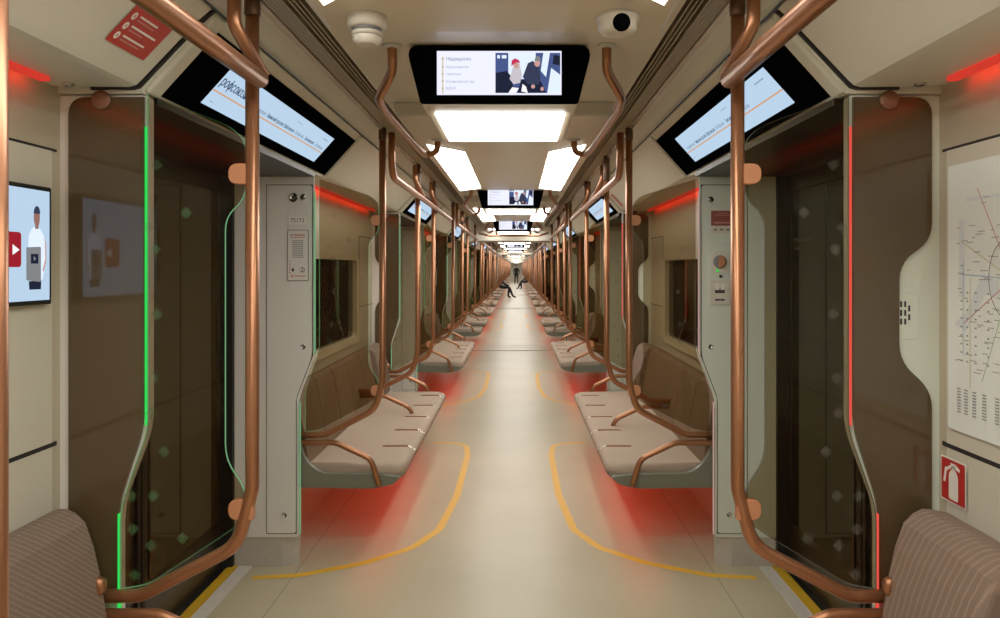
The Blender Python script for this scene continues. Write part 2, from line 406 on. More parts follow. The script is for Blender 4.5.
# ------------------------------------------------------------------ doors, sills and yellow floor lines
nd = 0
for s in (-1, 1):
    for (d0, d1, c) in doors:
        nd += 1
        root = bpy.data.objects.new('door_%d' % nd, None); link(root); root.location = (s * 1.42, (d0 + d1) / 2, 0); struct(root)
        a, m_, e = d0 + 0.075, (d0 + .05 + d1 - .235) / 2, d1 - 0.235
        for (p, q) in ((a, m_ - .004), (m_ + .004, e)):
            f = MB(); f.box(s * 1.42, s * 1.46, p, q, 0.0, 1.98); lf = f.build('door_leaf', DOORF, root, bevel=0.004)
            g = MB(); g.box(s * 1.413, s * 1.42, p + .075, q - .075, 0.25, 1.88); g.build('pane', DOORL if s < 0 else DOORG, lf, bevel=0.002)
            r = MB(); r.box(s * 1.408, s * 1.425, m_ - .03 if q < m_ else m_ + .006, m_ - .006 if q < m_ else m_ + .03, 0.0, 1.97); r.build('rubber_seal', RUB, lf)
        if s > 0 and d0 < 3:
            for tx, zz, sz in (('Не прислоняться', 1.625, .030), ('Do not lean', 1.59, .020)): writing('warning_text', tx, sz, GRYP, root, (1.4125, 3.66, zz), (0, -1, 0), (0, 0, 1), .001, (0, 0), 'LEFT', .8)
        r = MB()
        for yy in (a, e): r.box(s * 1.36, s * 1.44, yy - 0.025, yy + 0.025, 0, 1.96)
        r.build('door_jamb', RUB, root)
        t = MB(); t.box(s * 1.27, s * 1.335, a - .0, e + .0, 0.0, 0.006); t.mi = 1; t.box(s * 1.335, s * 1.385, a, e, 0.0, 0.008)
        t.mi = 2; t.box(s * 1.385, s * 1.42, a, e, 0.0, 0.004)
        t.mi = 0
        for k in range(9): t.lathe((s * 1.302, a + .1 + k * (e - a - .2) / 8, 0.005), (0, 0, 1), [(0.006, 0), (0.006, 0.0025)], 8)
        struct(t.build(trim_name(), [SILL, YELS, BLACK], origin=(s * 1.33, m_, 0)))
def yline(s, y0, y1, c, idx):
    x = 0.335
    path = [(1.22, y0 - .37), (1.0, y0 - .34), (0.72, y0 - .19), (0.50, y0 + .02), (0.385, y0 + .30), (x, y0 + .95), (x, y1 - .45), (0.365, y1 - .12), (0.46, y1 - .03), (0.66, y1 - .01)]
    P = fillet([Vector((s * p[0], p[1], 0)) for p in path], .22, 6)
    bb = MB(); w = 0.023
    L = []; R = []
    for i, p in enumerate(P):
        t = (P[min(i + 1, len(P) - 1)] - P[max(i - 1, 0)]).normalized(); nrm = Vector((-t.y, t.x, 0))
        L.append(p + nrm * w + Vector((0, 0, .0012))); R.append(p - nrm * w + Vector((0, 0, .0012)))
    vl = [bb.bm.verts.new(p) for p in L]; vr = [bb.bm.verts.new(p) for p in R]
    for i in range(len(P) - 1): bb.bm.faces.new((vl[i], vl[i + 1], vr[i + 1], vr[i]))
    o = bb.build('floor_line', YEL, origin=(s * x, y0, 0), normals=False)
    tag(o, 'yellow line painted on the floor around the %s bench %s' % (SIDE[s], ORD[idx]), 'floor line', 'yellow floor lines around the benches')
for s in (-1, 1):
    idx = 0
    for (y0, y1, kind, c) in benches:
        if kind == 'full' and c < 2: yline(s, y0, y1, c, idx + 1)
        idx += 1

# ------------------------------------------------------------------ benches
def shell_rings(s, x0, x1, y0, y1, rings, r=0.10):
    out = []
    for ins, z in rings:
        pts = poly_round([(x1, y0 + ins * .6), (x0 + ins, y0 + ins * .6), (x0 + ins, y1 - ins * .6), (x1, y1 - ins * .6)], [0, r, r, 0], 7)
        out.append([(s * p[0], p[1], z) for p in pts])
    return out
WINGP = [(1.025, .44), (1.028, .575), (1.044, .68), (1.062, .76), (1.085, .825), (1.11, .85), (1.135, .862), (1.155, .862), (1.18, .85), (1.18, .44)]
BACKP = [(1.06, .44), (1.075, .56), (1.10, .70), (1.118, .80), (1.135, .845), (1.155, .86), (1.158, .862), (1.18, .855), (1.18, .44)]
BKX = {-1: 1.1915, 1: 1.2165}
def armrest(s, y, root):
    t = MB(); t.tube([(s * BKX[s], y, .572), (s * .90, y, .572), (s * .715, y, .485), (s * .672, y, .345)], .0155, fil=.09); t.build('armrest', COPPER, root)
def make_bench(s, y0, y1, kind, full=True):
    bx = BKX[s]
    def bk(P): return [((bx if x > 1.16 else x), z) for x, z in P]
    root = thing('passenger_bench', '', 'bench', (s * .9, y0, 0))
    t = MB(); t.loft(shell_rings(s, .545, 1.10, y0 + .035, y1 - .02, [(.03, .368), (.008, .378), (0, .395), (0, .418), (.01, .434), (.028, .442), (.06, .445)], .10)); t.build('seat_cushion', SEAT, root)
    t = MB(); t.loft(shell_rings(s, .555, bx, y0 + .01, y1 + .0, [(.13, .322), (.07, .326), (.03, .345), (.0, .37), (-.006, .382), (.0, .386)], .11)); t.build('seat_shell', SHELL, root)
    t = MB(); t.box(s * .70, s * .92, y0 + .17, y1 - .12, .314, .3225); t.build('under_seat_light', REDL, root, label='glowing red light strip under the seat')
    t = MB(); t.prism_y(poly_round([(bx, .33), (.70, .324), (.60, .345), (.562, .385), (.66, .40), (.98, .405), (1.06, .46), (1.10, .56), (bx, .565)], [0, .03, .04, .01, .05, .08, .05, .02, 0], 4), y0 - .004, y0 + .03, s); t.build('end_panel', SHELL, root, bevel=.008)
    n = max(1, round((y1 - y0 - .40) / .44)); L = (y1 - .41 - y0 - .03) / n if full else 1
    if full:
        for k in range(n):
            t = MB(); a = y0 + .03 + k * L; t.prism_y(bk(BACKP), a + .005, a + L - .005, s); t.build('backrest_pad', BACK, root, bevel=0.016, bseg=3)
        nd_ = int((y1 - y0 - .15) / .44)
        for k in range(nd_):
            yy = y0 + .44 * (k + 1)
            if yy > y1 - .2: break
            t = MB(); t.box(s * .585, s * .735, yy - .009, yy + .009, .442, .4505); dv = t.build('seat_divider', COPPER, root, bevel=.002)
            t = MB(); t.prism_y([(.54, .425), (.585, .4495), (.585, .442), (.556, .42)], yy - .008, yy + .008, s); t.build('divider_tip', CHROME, dv)
    else:
        t = MB(); t.prism_y(bk(BACKP), y0 + .03, max(y0 + .06, y1 - .41), s); t.build('backrest_pad', BACK, root)
    t = MB(); t.prism_y(bk(WINGP), y1 - .40, y1 - .015, s); t.build('end_backrest_pad', WING if s < 0 else WINGR, root, bevel=0.022, bseg=4, label='lighter striped fabric pad at the end of the backrest')
    if full:
        for yy in (y0 + .025, y1 - .035):
            t = MB(); t.lathe((s * 1.135 if yy < y0 + .1 else s * 1.05, yy, .66), (0, -1, 0), [(.018, -.015), (.018, 0), (.026, .002), (.026, .014), (.019, .02), (.012, .021)]); t.build('end_cap', COPPER, root)
    return root
protoB = {}
for s in (-1, 1):
    for (y0, y1, k) in BENCH0:
        if (s, k) not in protoB: protoB[(s, k)] = (make_bench(s, y0, y1, k), y0)
    protoB[(s, 'far')] = (make_bench(s, 4.0 + CARP * 2, 6.45 + CARP * 2, 'full', False), 4.0 + CARP * 2)
    protoB[(s, 'farstart')] = (make_bench(s, .55 + CARP * 2, 2.02 + CARP * 2, 'start', False), .55 + CARP * 2)
    # armrests
    def arms(k, ys):
        for y in ys: armrest(s, y, protoB[(s, k)][0])
    mid = 1.44 if s < 0 else 1.02
    arms('full', (4.0 - .016, 4.0 + mid, 6.45 - .01)); arms('start', (2.01, 1.03) if s < 0 else (2.01,)); arms('end', (12.88,))
    arms('far', (4.02 + CARP * 2,))
used = set()
for s in (-1, 1):
    idx = 0
    for (y0, y1, k, c) in benches:
        if c >= 3 and k == 'end': continue
        key = (s, k) if c < 2 else (s, 'farstart' if k in ('start', 'end') else 'far')
        pr, py = protoB[key]
        if key in used: o = copy_tree(pr)
        else: o = pr; used.add(key)
        o.location = (s * .9, y0, 0)
        o['group'] = 'passenger benches along the aisle'
        if k == 'end' and c >= 2: o.scale = (1, .5, 1)
        if c < 2: o['label'] = 'taupe cushioned bench lit red beneath, on the %s side, %s' % (SIDE[s], ORD[idx])
        else: o['label'] = 'tiny distant taupe bench on the %s side beyond the second gangway' % SIDE[s]
        idx += 1

# ------------------------------------------------------------------ grab posts, rails
def make_post(s, brackets):
    root = thing('grab_post', '', 'grab post', (s * .66, 0, 0))
    t = MB(); t.tube([(s * 1.18, 0, .608), (s * .965, 0, .608), (s * .70, 0, .745), (s * .66, 0, .90), (s * .66, 0, 2.25)], .0185, fil=.11); t.build('pole', COPPER, root)
    t = MB(); t.lathe((s * .66, 0, 2.08 if not brackets else 2.185), (0, 0, 1), [(.0195, 0), (.0215, .004), (.0215, .03), (.0215, .063)] if brackets else [(.0195, 0), (.0215, .004), (.0215, .12), (.0215, .17)], 16); t.build('ceiling_sleeve', COPDK, root)
    if brackets:
        for z in (1.755, .845):
            t = MB(); pr = poly_round([(.655, z - .028), (.722, z - .028), (.722, z + .028), (.655, z + .028)], [0, .027, .027, 0], 6)
            t.prism_y(pr, -.012, .012, s); t.build('glass_bracket', COPTAB, root, bevel=.003)
    return root
posts = {-1: [], 1: []}
for s in (-1, 1):
    mid = 1.44 if s < 0 else 1.02
    for (y0, y1, k, c) in benches:
        if k == 'start':
            if s < 0: posts[s].append((y0 + .48, False, c))
            posts[s].append((y1 + .02, True, c))
        elif k == 'full': posts[s] += [(y0 + .015, True, c), (y0 + mid, False, c), (y1 + .01, True, c)]
        else: posts[s].append((y0 + .015, True, c))
for s in (-1, 1):
    pt = make_post(s, True); pf = make_post(s, False); u1 = u2 = False
    for i, (y, br, c) in enumerate(posts[s]):
        if br:
            o = copy_tree(pt) if u1 else pt; u1 = True
        else:
            o = copy_tree(pf) if u2 else pf; u2 = True
        o.location = (s * .66, y, 0); o['group'] = 'copper grab posts along the aisle'
        if c < 2: o['label'] = 'bent copper grab post on the %s side, %s' % (SIDE[s], ORD[i])
        else: o['label'] = 'thin distant copper post on the %s side beyond the second gangway' % SIDE[s]
def rail(s, y0, y1, hang, label, tip=True):
    x, z = .622, 2.0
    root = thing('overhead_rail', label, 'handrail', (s * x, (y0 + y1) / 2, z), 'copper rails along the aisle at head height')
    t = MB()
    if tip: t.tube([(s * (x + .01), y0, z), (s * x, y1 - .3, z), (s * x, y1, z)], .024, fil=.2); t.sphere((s * x, y1, z), .0238, (1, .8, 1), 14)
    else: t.tube([(s * x, y0, 2.235), (s * x, y0, z), (s * x, y1, z)], .0195, fil=.14)
    t.build('rail_tube', COPPER, root)
    for y in hang:
        t = MB(); t.tube([(s * (x + .05), y - .10, 2.235), (s * (x + .05), y - .10, z + .13), (s * x, y - .02, z + .015)], .0175, fil=.06); t.build('hanger', COPPER, root)
for s in (-1, 1):
    rail(s, YB + .1, 1.985, (2.04,), 'thick copper rail end in front of the %s doorway screen, nearest the camera' % SIDE[s])
    rail(s, 4.08, 7.7, (5.48, 6.5), 'copper rail above the %s bench second from the camera' % SIDE[s], False)
    rail(s, 8.52, 13.0, (9.95, 11.0), 'copper rail above the %s bench third from the camera' % SIDE[s], False)
    for c in range(1, NCAR):
        rail(s, c * CARP + .6, c * CARP + 13.0, (), ('copper rail on the %s side in the second car' if c == 1 else 'distant copper rail on the %s side beyond the second gangway') % SIDE[s], False)
def ceiling_handrail(s, y0, y1, label):
    root = thing('ceiling_handrail', label, 'handrail', (s * .40, (y0 + y1) / 2, 2.1), 'ceiling handrails beside the screens')
    t = MB(); t.tube([(s * .365, y0 - .02, 2.255), (s * .37, y0 + .02, 2.18), (s * .435, y0 + .12, 2.11), (s * .45, y0 + .3, 2.105), (s * .44, y1 - .25, 2.105), (s * .43, y1 - .08, 2.105), (s * .37, y1 - .06, 2.12), (s * .365, y1 - .06, 2.188)], .0165, fil=.07)
    t.build('rail_tube', COPPER, root)
    for y, zz in ((y0 - .02, 2.257), (y1 - .06, 2.19)):
        t = MB(); t.lathe((s * .365, y, zz), (0, 0, -1), [(.034, 0), (.034, .006), (.02, .01)], 16); t.build('mounting_plate', CORN, root)

# ------------------------------------------------------------------ bench end cabinets and glass screens
CABP = [(1.36, .146), (1.035, .146), (1.035, .84), (.955, 1.055), (.955, 1.975), (1.36, 1.975)]
def panel_poly(): return poly_round([(1.195, .17), (1.05, .17), (1.05, .845), (.968, 1.06), (.968, 1.915), (1.195, 1.915)], [.0, .012, .03, .03, .012, 0], 3)
DXC = {-1: 0.0, 1: .018}
def make_cabinet(s, y0, y1, toward, notch, led, paint):
    """toward=-1: glazed brown face looks at the camera (far end of a bench); +1: painted service face looks at the camera"""
    root = thing('bench_end_cabinet', '', 'cabinet', (s * 1.15, (y0 + y1) / 2, 0))
    D = DXC[s]; tap = .058 if toward > 0 else 0.0
    def sh(pts, d): return [(p[0] + d, p[1]) for p in pts]
    t = MB(); A = poly_round(sh(CABP, D), [0, .02, .05, .05, .01, 0], 4); B2 = poly_round([(x + D + (tap if x < 1.2 else 0), z) for x, z in CABP], [0, .02, .05, .05, .01, 0], 4)
    t.hull([(s * p[0], y0, p[1]) for p in A], [(s * p[0], y1, p[1]) for p in B2]); t.build('cabinet_body', paint, root, bevel=.004)
    t = MB(); pts = [(1.36, y0 + .006), ((1.12 if tap else 1.06) + D, y0 + .006), (1.044 + D, y0 + (.05 if tap else .022)), (1.044 + D + tap, y1 - .012), (1.06 + D + tap, y1 - .006), (1.36, y1 - .006)]
    t.hull([(s * p[0], p[1], 0) for p in pts], [(s * p[0], p[1], .15) for p in pts]); t.build('plinth', PLINTH, root)
    yb = y0 if toward < 0 else y1           # bench side
    yd = y1 if toward < 0 else y0           # door side
    fb = -1 if toward < 0 else 1
    xo = (1.195 if s > 0 else 1.167) if notch else 1.167
    if notch: bp = [(1.195, .60), (1.03, .60), (1.03, .85), (.962, 1.06), (.962, 1.968), (1.195, 1.968), (1.195, 1.575), (1.106, 1.515), (1.106, 1.245), (1.195, 1.165)]; rr = [0, 0, .05, .05, .0, .05, .05, .05, .05, .05]
    else: bp = [(1.195, .60), (1.03, .60), (1.03, .85), (.962, 1.06), (.962, 1.968), (1.195, 1.968)]; rr = [0, 0, .05, .05, 0, .05]
    bp = [(xo if x > 1.19 else x + (D + tap if x < 1.05 else 0), z) for x, z in bp]
    t = MB(); t.prism_y(poly_round(bp, rr, 5), yb, yb + fb * .009, s); t.build('glazed_face', BROWN, root, label='glossy brown glazed face')
    t = MB(); t.lathe((s * 1.075, yb + fb * .006, 1.958), (0, fb, 0), [(.026, 0), (.026, .012), (.022, .015), (.004, .016)], 20); t.build('round_cap', CAP, root)
    t = MB(); t.prism_y(sh(panel_poly(), D), yd, yd - fb * .005, s); t.build('access_panel', paint, root, bevel=.0015)
    pb = MB()
    pp = panel_poly(); o2 = [(1.199, .166), (1.046, .166), (1.046, .845), (.964, 1.06), (.964, 1.919), (1.199, 1.919)]
    pb.prism_y(sh(o2, D), yd, yd - fb * .0012, s); pb.build('panel_gap', GAP, root)
    for (x, z) in ((1.012, 1.105), (1.105, .262)):
        t = MB(); t.lathe((s * (x + D), yd - fb * .005, z), (0, -fb, 0), [(.013, 0), (.013, .003), (.010, .004), (.009, .001), (.002, .001)], 18); lk = t.build('panel_lock', CHROME, root)
    e0, e1 = y0 - .020, y0 - .008
    t = MB(); t.box(s * (.9485 + D), s * (.9525 + D), e0, e1, 1.07, 1.885); t.build('light_strip', led, root, label='thin glowing light strip on the cabinet edge')
    t = MB(); t.box(s * (1.0225 + D), s * (1.0265 + D), e0, e1, .55 if toward < 0 else .17, .83); t.build('light_strip', led, root, label='thin glowing light strip on the lower cabinet edge')
    return root
def make_screen(s, y, edge, etch, back=0.0):
    root = thing('glass_screen', '', 'glass screen', (s * .82, y, .6))
    pts = [(1.03, .625), (.955, .637), (.735, .775), (.679, .815), (.679, .90), (.735, .975), (.735, 1.64), (.679, 1.69), (.679, 1.845), (.72, 1.885), (.955, 1.975), (.955, 1.058), (1.03, .845)]
    pts = [(x + (DXC[s] + back - .009 if x > .9 else 0), z) for x, z in pts]
    pr = poly_round(pts, [0, .03, .03, .05, .04, .05, .05, .04, .05, .04, 0, .04, .04], 4)
    t = MB(); ye, yf = y - .004, y + .004
    a = [t.bm.verts.new((s * p[0], ye, p[1])) for p in pr]; c_ = [t.bm.verts.new((s * p[0], yf, p[1])) for p in pr]
    f1 = t.bm.faces.new(a); f2 = t.bm.faces.new(c_[::-1])
    for i in range(len(pr)):
        f = t.bm.faces.new((a[i], c_[i], c_[(i + 1) % len(pr)], a[(i + 1) % len(pr)])); f.material_index = 1
    t.build('pane', [CLEAR, edge], root)  # rim faces emit, imitating light caught in the glass edge
    t = MB()
    for (x, z) in ((.92, 1.78), (.945, 1.61), (.925, 1.55), (.92, 1.375), (.93, 1.20), (.935, 1.105), (.84, 1.65), (.99, .88), (.93, .88), (.985, .79), (.935, .745), (.85, .765), (.98, .665), (.90, 1.0)):
        for r0, r1 in ((.0155, .0125), (.008, .004)):
            for k in range(4):
                q = [(math.cos(PI / 2 * j), math.sin(PI / 2 * j)) for j in (k, k + 1)]
                t.face([(s * (x + q[0][0] * r0), y - .0052, z + q[0][1] * r0), (s * (x + q[1][0] * r0), y - .0052, z + q[1][1] * r0), (s * (x + q[1][0] * r1), y - .0052, z + q[1][1] * r1), (s * (x + q[0][0] * r1), y - .0052, z + q[0][1] * r1)])
    t.build('etched_pattern', etch, root, normals=False)
    return root
nearcab = {}
for s in (-1, 1):
    paint = CABL if s < 0 else CABR; side = SIDE[s]
    far_p = make_cabinet(s, 2.06, 2.10, -1, s > 0, GRNL if s < 0 else REDLED, paint)      # at the far end of the nearest bench
    near_p = make_cabinet(s, 3.765, 3.97, +1, True, GRNE if s < 0 else PINKE, paint)
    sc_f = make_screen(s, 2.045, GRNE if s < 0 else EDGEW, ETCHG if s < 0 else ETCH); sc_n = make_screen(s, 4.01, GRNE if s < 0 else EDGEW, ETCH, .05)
    far_n = None
    i = 0
    for (d0, d1, c) in doors:
        for which in (0, 1):
            if c > 3: continue
            if which == 0:
                if d0 < 3: o = far_p
                elif far_n is None: o = make_cabinet(s, 2.06, 2.10, -1, True, GRNE if s < 0 else REDLED, paint); far_n = o
                else: o = copy_tree(far_n)
                base = far_p.location if False else None
                o.location.y = (2.06 + 2.10) / 2 + d0 - 2.05
            else:
                o = near_p if d0 < 3 else copy_tree(near_p); o.location.y = (3.765 + 3.97) / 2 + d0 - 2.05
            if d0 < 3: nearcab[(s, which)] = o
            o['group'] = 'cabinets between the benches and the doors'
            o['label'] = ('slim %s cabinet on the %s side, cabinet %s' % ('brown glazed' if which == 0 else 'grey panelled', side, ORD[i])) if c < 2 else 'distant slim cabinet by a %s door beyond the second gangway' % side
            if c < 2:
                g = (sc_f if d0 < 3 else copy_tree(sc_f)) if which == 0 else (sc_n if d0 < 3 else copy_tree(sc_n))
                g.location.y = (2.045 if which == 0 else 4.01) + d0 - 2.05
                g['group'] = 'glass screens beside the doors'
                g['label'] = 'clear glass screen with etched diamonds by the %s doors, screen %s' % (side, ORD[i])
            i += 1

# fittings on the cabinets facing the camera (near end of the second bench)
def frontcab(s): return (0, 3.76, 0)
# left cabinet service face: X right is +x, plane y = 3.76
U, V = (1, 0, 0), (0, 0, 1)
def P3(x, z): return (x, 3.759, z)
cl = nearcab[(-1, 1)]
t = MB(); t.lathe(P3(-1.060, 1.853), (0, -1, 0), [(.024, 0), (.024, .003), (.018, .005), (.016, .002), (.008, .001)], 24); o = t.build('key_switch', CHROME, cl)
t = MB(); t.lathe(P3(-1.060, 1.853), (0, -1, 0), [(.0075, 0), (.0075, .006), (.002, .0065)], 16); t.build('key_hole', INK, o)
t = MB(); t.lathe(P3(-1.010, 1.855), (0, -1, 0), [(.016, 0), (.016, .004), (.012, .007), (.004, .0075)], 20); t.build('round_lock', CHROME, cl)
pl = thing('number_plate', 'white plate reading 75173 on the left grey cabinet', 'number plate', P3(-1.040, 1.739))
flat('plate', [rect(-.046, -.019, .046, .019)], WHT, pl, P3(-1.040, 1.739), U, V, .0015)
writing('number', '75173', .030, INK, pl, P3(-1.040, 1.739), U, V, .003, (0, -.0105), 'CENTER', 0.95)
ic = thing('intercom_panel', 'grey emergency intercom panel with pink lettering on the left cabinet', 'intercom', P3(-1.037, 1.563))
t = MB(); pr = poly_round([(-.053, -.128), (.053, -.128), (.053, .128), (-.053, .128)], .008, 4); t.hull([(-1.037 + p[0], 3.759, 1.563 + p[1]) for p in pr], [(-1.037 + p[0], 3.755, 1.563 + p[1]) for p in pr]); t.build('rim', INK, ic)
pr = poly_round([(-.050, -.125), (.050, -.125), (.050, .125), (-.050, .125)], .007, 4)
t = MB(); t.hull([(-1.037 + p[0], 3.757, 1.563 + p[1]) for p in pr], [(-1.037 + p[0], 3.753, 1.563 + p[1]) for p in pr]); t.build('faceplate', CABL, ic)
oc = (-1.037, 3.753, 1.563)
flat('speaker_field', [rect(-.026, -.012, .026, .076)], GRYP, ic, oc, U, V, .0006)
flat('speaker_slats', [rect(-.024, -.009 + k * .0095, .024, -.004 + k * .0095) for k in range(9)], CABL, ic, oc, U, V, .0012)
flat('lettering', [rect(-.036, .098, -.024, .106), rect(-.020, .098, .036, .106), rect(-.036, .088, .036, .092), rect(-.036, -.098, -.022, -.108), rect(-.018, -.10, .036, -.106)] + [rect(-.042, -.09 + k * .014, -.036, -.082 + k * .014) for k in range(5)], PINKP, ic, oc, U, V, .0012)
flat('call_button', [disc(-.024, -.072, .006, .010)], INK, ic, oc, U, V, .0012)
flat('microphone', [disc(.022, -.072, .013, .013)], INK, ic, oc, U, V, .0012); flat('microphone_slot', [rect(.012, -.08, .020, -.064), rect(.024, -.08, .030, -.064)], WHT, ic, oc, U, V, .0018)
# right cabinet
cr = nearcab[(1, 1)]
t = MB(); t.lathe(P3(1.03, 1.843), (0, -1, 0), [(.016, 0), (.016, .004), (.012, .007), (.004, .0075)], 20); t.build('round_lock', CHROME, cr)
st = thing('warning_sticker', 'maroon warning sticker high on the right grey cabinet', 'sticker', P3(1.085, 1.73))
flat('red_field', [rect(-.050, -.033, .062, .042)], MAROON, st, P3(1.082, 1.745), U, V, .0015)
flat('white_lettering', [rect(-.030, .018, .044, .022), rect(-.020, .028, .036, .031), rect(-.036, -.022, .050, -.014)], PINKP, st, P3(1.082, 1.745), U, V, .0025)
flat('pale_field', [rect(-.050, -.072, .062, -.035)], WHITEP, st, P3(1.082, 1.745), U, V, .0015)
flat('pictograms', [rect(-.036, -.058, -.020, -.048), rect(-.006, -.058, .012, -.048), rect(.026, -.058, .044, -.048)], GRYP, st, P3(1.082, 1.745), U, V, .0025)
hd = thing('emergency_handle', 'round emergency release handle in a grey plate on the right cabinet', 'emergency handle', P3(1.09, 1.525))
oc = (1.075, 3.757, 1.527)
t = MB(); pr = poly_round([(-.058, -.092), (.058, -.092), (.058, .092), (-.058, .092)], .008, 4); t.hull([(oc[0] + p[0], 3.759, oc[2] + p[1]) for p in pr], [(oc[0] + p[0], 3.754, oc[2] + p[1]) for p in pr]); t.build('backplate', CABR, hd, bevel=.002)
pr = poly_round([(-.042, -.052), (.040, -.052), (.046, -.02), (.046, .03), (.030, .055), (-.030, .055), (-.046, .03), (-.046, -.02)], .01, 3)
t = MB(); t.hull([(oc[0] + p[0], 3.755, oc[2] + p[1]) for p in pr], [(oc[0] + p[0], 3.7505, oc[2] + p[1]) for p in pr]); t.build('raised_rim', WHITEP, hd, bevel=.001)
t = MB(); t.lathe((oc[0], 3.751, oc[2] + .003), (0, -1, 0), [(.034, 0), (.034, .003), (.026, .004), (.004, .002)], 24); t.build('recess', GRYP, hd)
t = MB(); pr = poly_round([(-.016, -.030), (.012, -.026), (.022, .005), (.010, .032), (-.010, .028)], .012, 5); t.hull([(oc[0] + p[0] + .004, 3.7485, oc[2] + p[1] + .003) for p in pr], [(oc[0] + p[0] + .004, 3.734, oc[2] + p[1] + .003) for p in pr]); t.build('turning_knob', COPTAB, hd, bevel=.004)
t = MB(); t.lathe((oc[0] + .004, 3.753, oc[2] - .069), (0, -1, 0), [(.008, 0), (.008, .004), (.002, .005)], 14); t.build('status_button', INK, hd)
t = MB(); t.lathe((oc[0] - .012, 3.751, oc[2] - .040), (0, -1, 0), [(.007, 0), (.006, .004), (.001, .005)], 12); t.build('green_lamp', GRNL, hd)
sk = thing('charging_socket_plate', 'white charging socket plate low on the right cabinet', 'socket', P3(1.09, 1.385))
oc = (1.075, 3.757, 1.378)
t = MB(); pr = poly_round([(-.050, -.062), (.050, -.062), (.050, .062), (-.050, .062)], .010, 4); t.hull([(oc[0] + p[0], 3.759, oc[2] + p[1]) for p in pr], [(oc[0] + p[0], 3.752, oc[2] + p[1]) for p in pr]); t.build('plate', WHITEP, sk, bevel=.002)
flat('usb_ports', [rect(-.025, -.004, .025, .020), rect(-.024, -.042, .024, -.032)], INK, sk, (oc[0], 3.752, oc[2]), U, V, .0006)
flat('port_shutters', [rect(-.024, .012, -.003, .046), rect(.003, .012, .024, .046)], WHT, sk, (oc[0], 3.752, oc[2]), U, V, .0012)
flat('dots', [disc(-.040, .012, .003), disc(.040, .012, .003), disc(0, -.037, .005, .007)], GRYP, sk, (oc[0], 3.752, oc[2]), U, V, .0018)
# speaker beside the brown glazed face, right side, looks at the camera
sp = nearcab[(1, 0)]
t = MB(); pr = poly_round([(1.078, 1.305), (1.163, 1.305), (1.163, 1.430), (1.078, 1.430)], .008, 4); t.prism_y(pr, 2.06, 2.0575, 1); so = t.build('speaker_plate', CABR, sp, bevel=.001)
t = MB()
for (dx, zs) in ((-.0165, (-.012, .012)), (-.0055, (-.024, 0, .024)), (.0055, (-.024, 0, .024)), (.0165, (-.012, .012))):
    for dz in zs: t.prism_y(poly_round([(1.119 + dx - .0028, 1.377 + dz - .0085), (1.119 + dx + .0028, 1.377 + dz - .0085), (1.119 + dx + .0028, 1.377 + dz + .0085), (1.119 + dx - .0028, 1.377 + dz + .0085)], .002, 2), 2.0576, 2.0560, 1)
t.build('speaker_slots', INK, so)

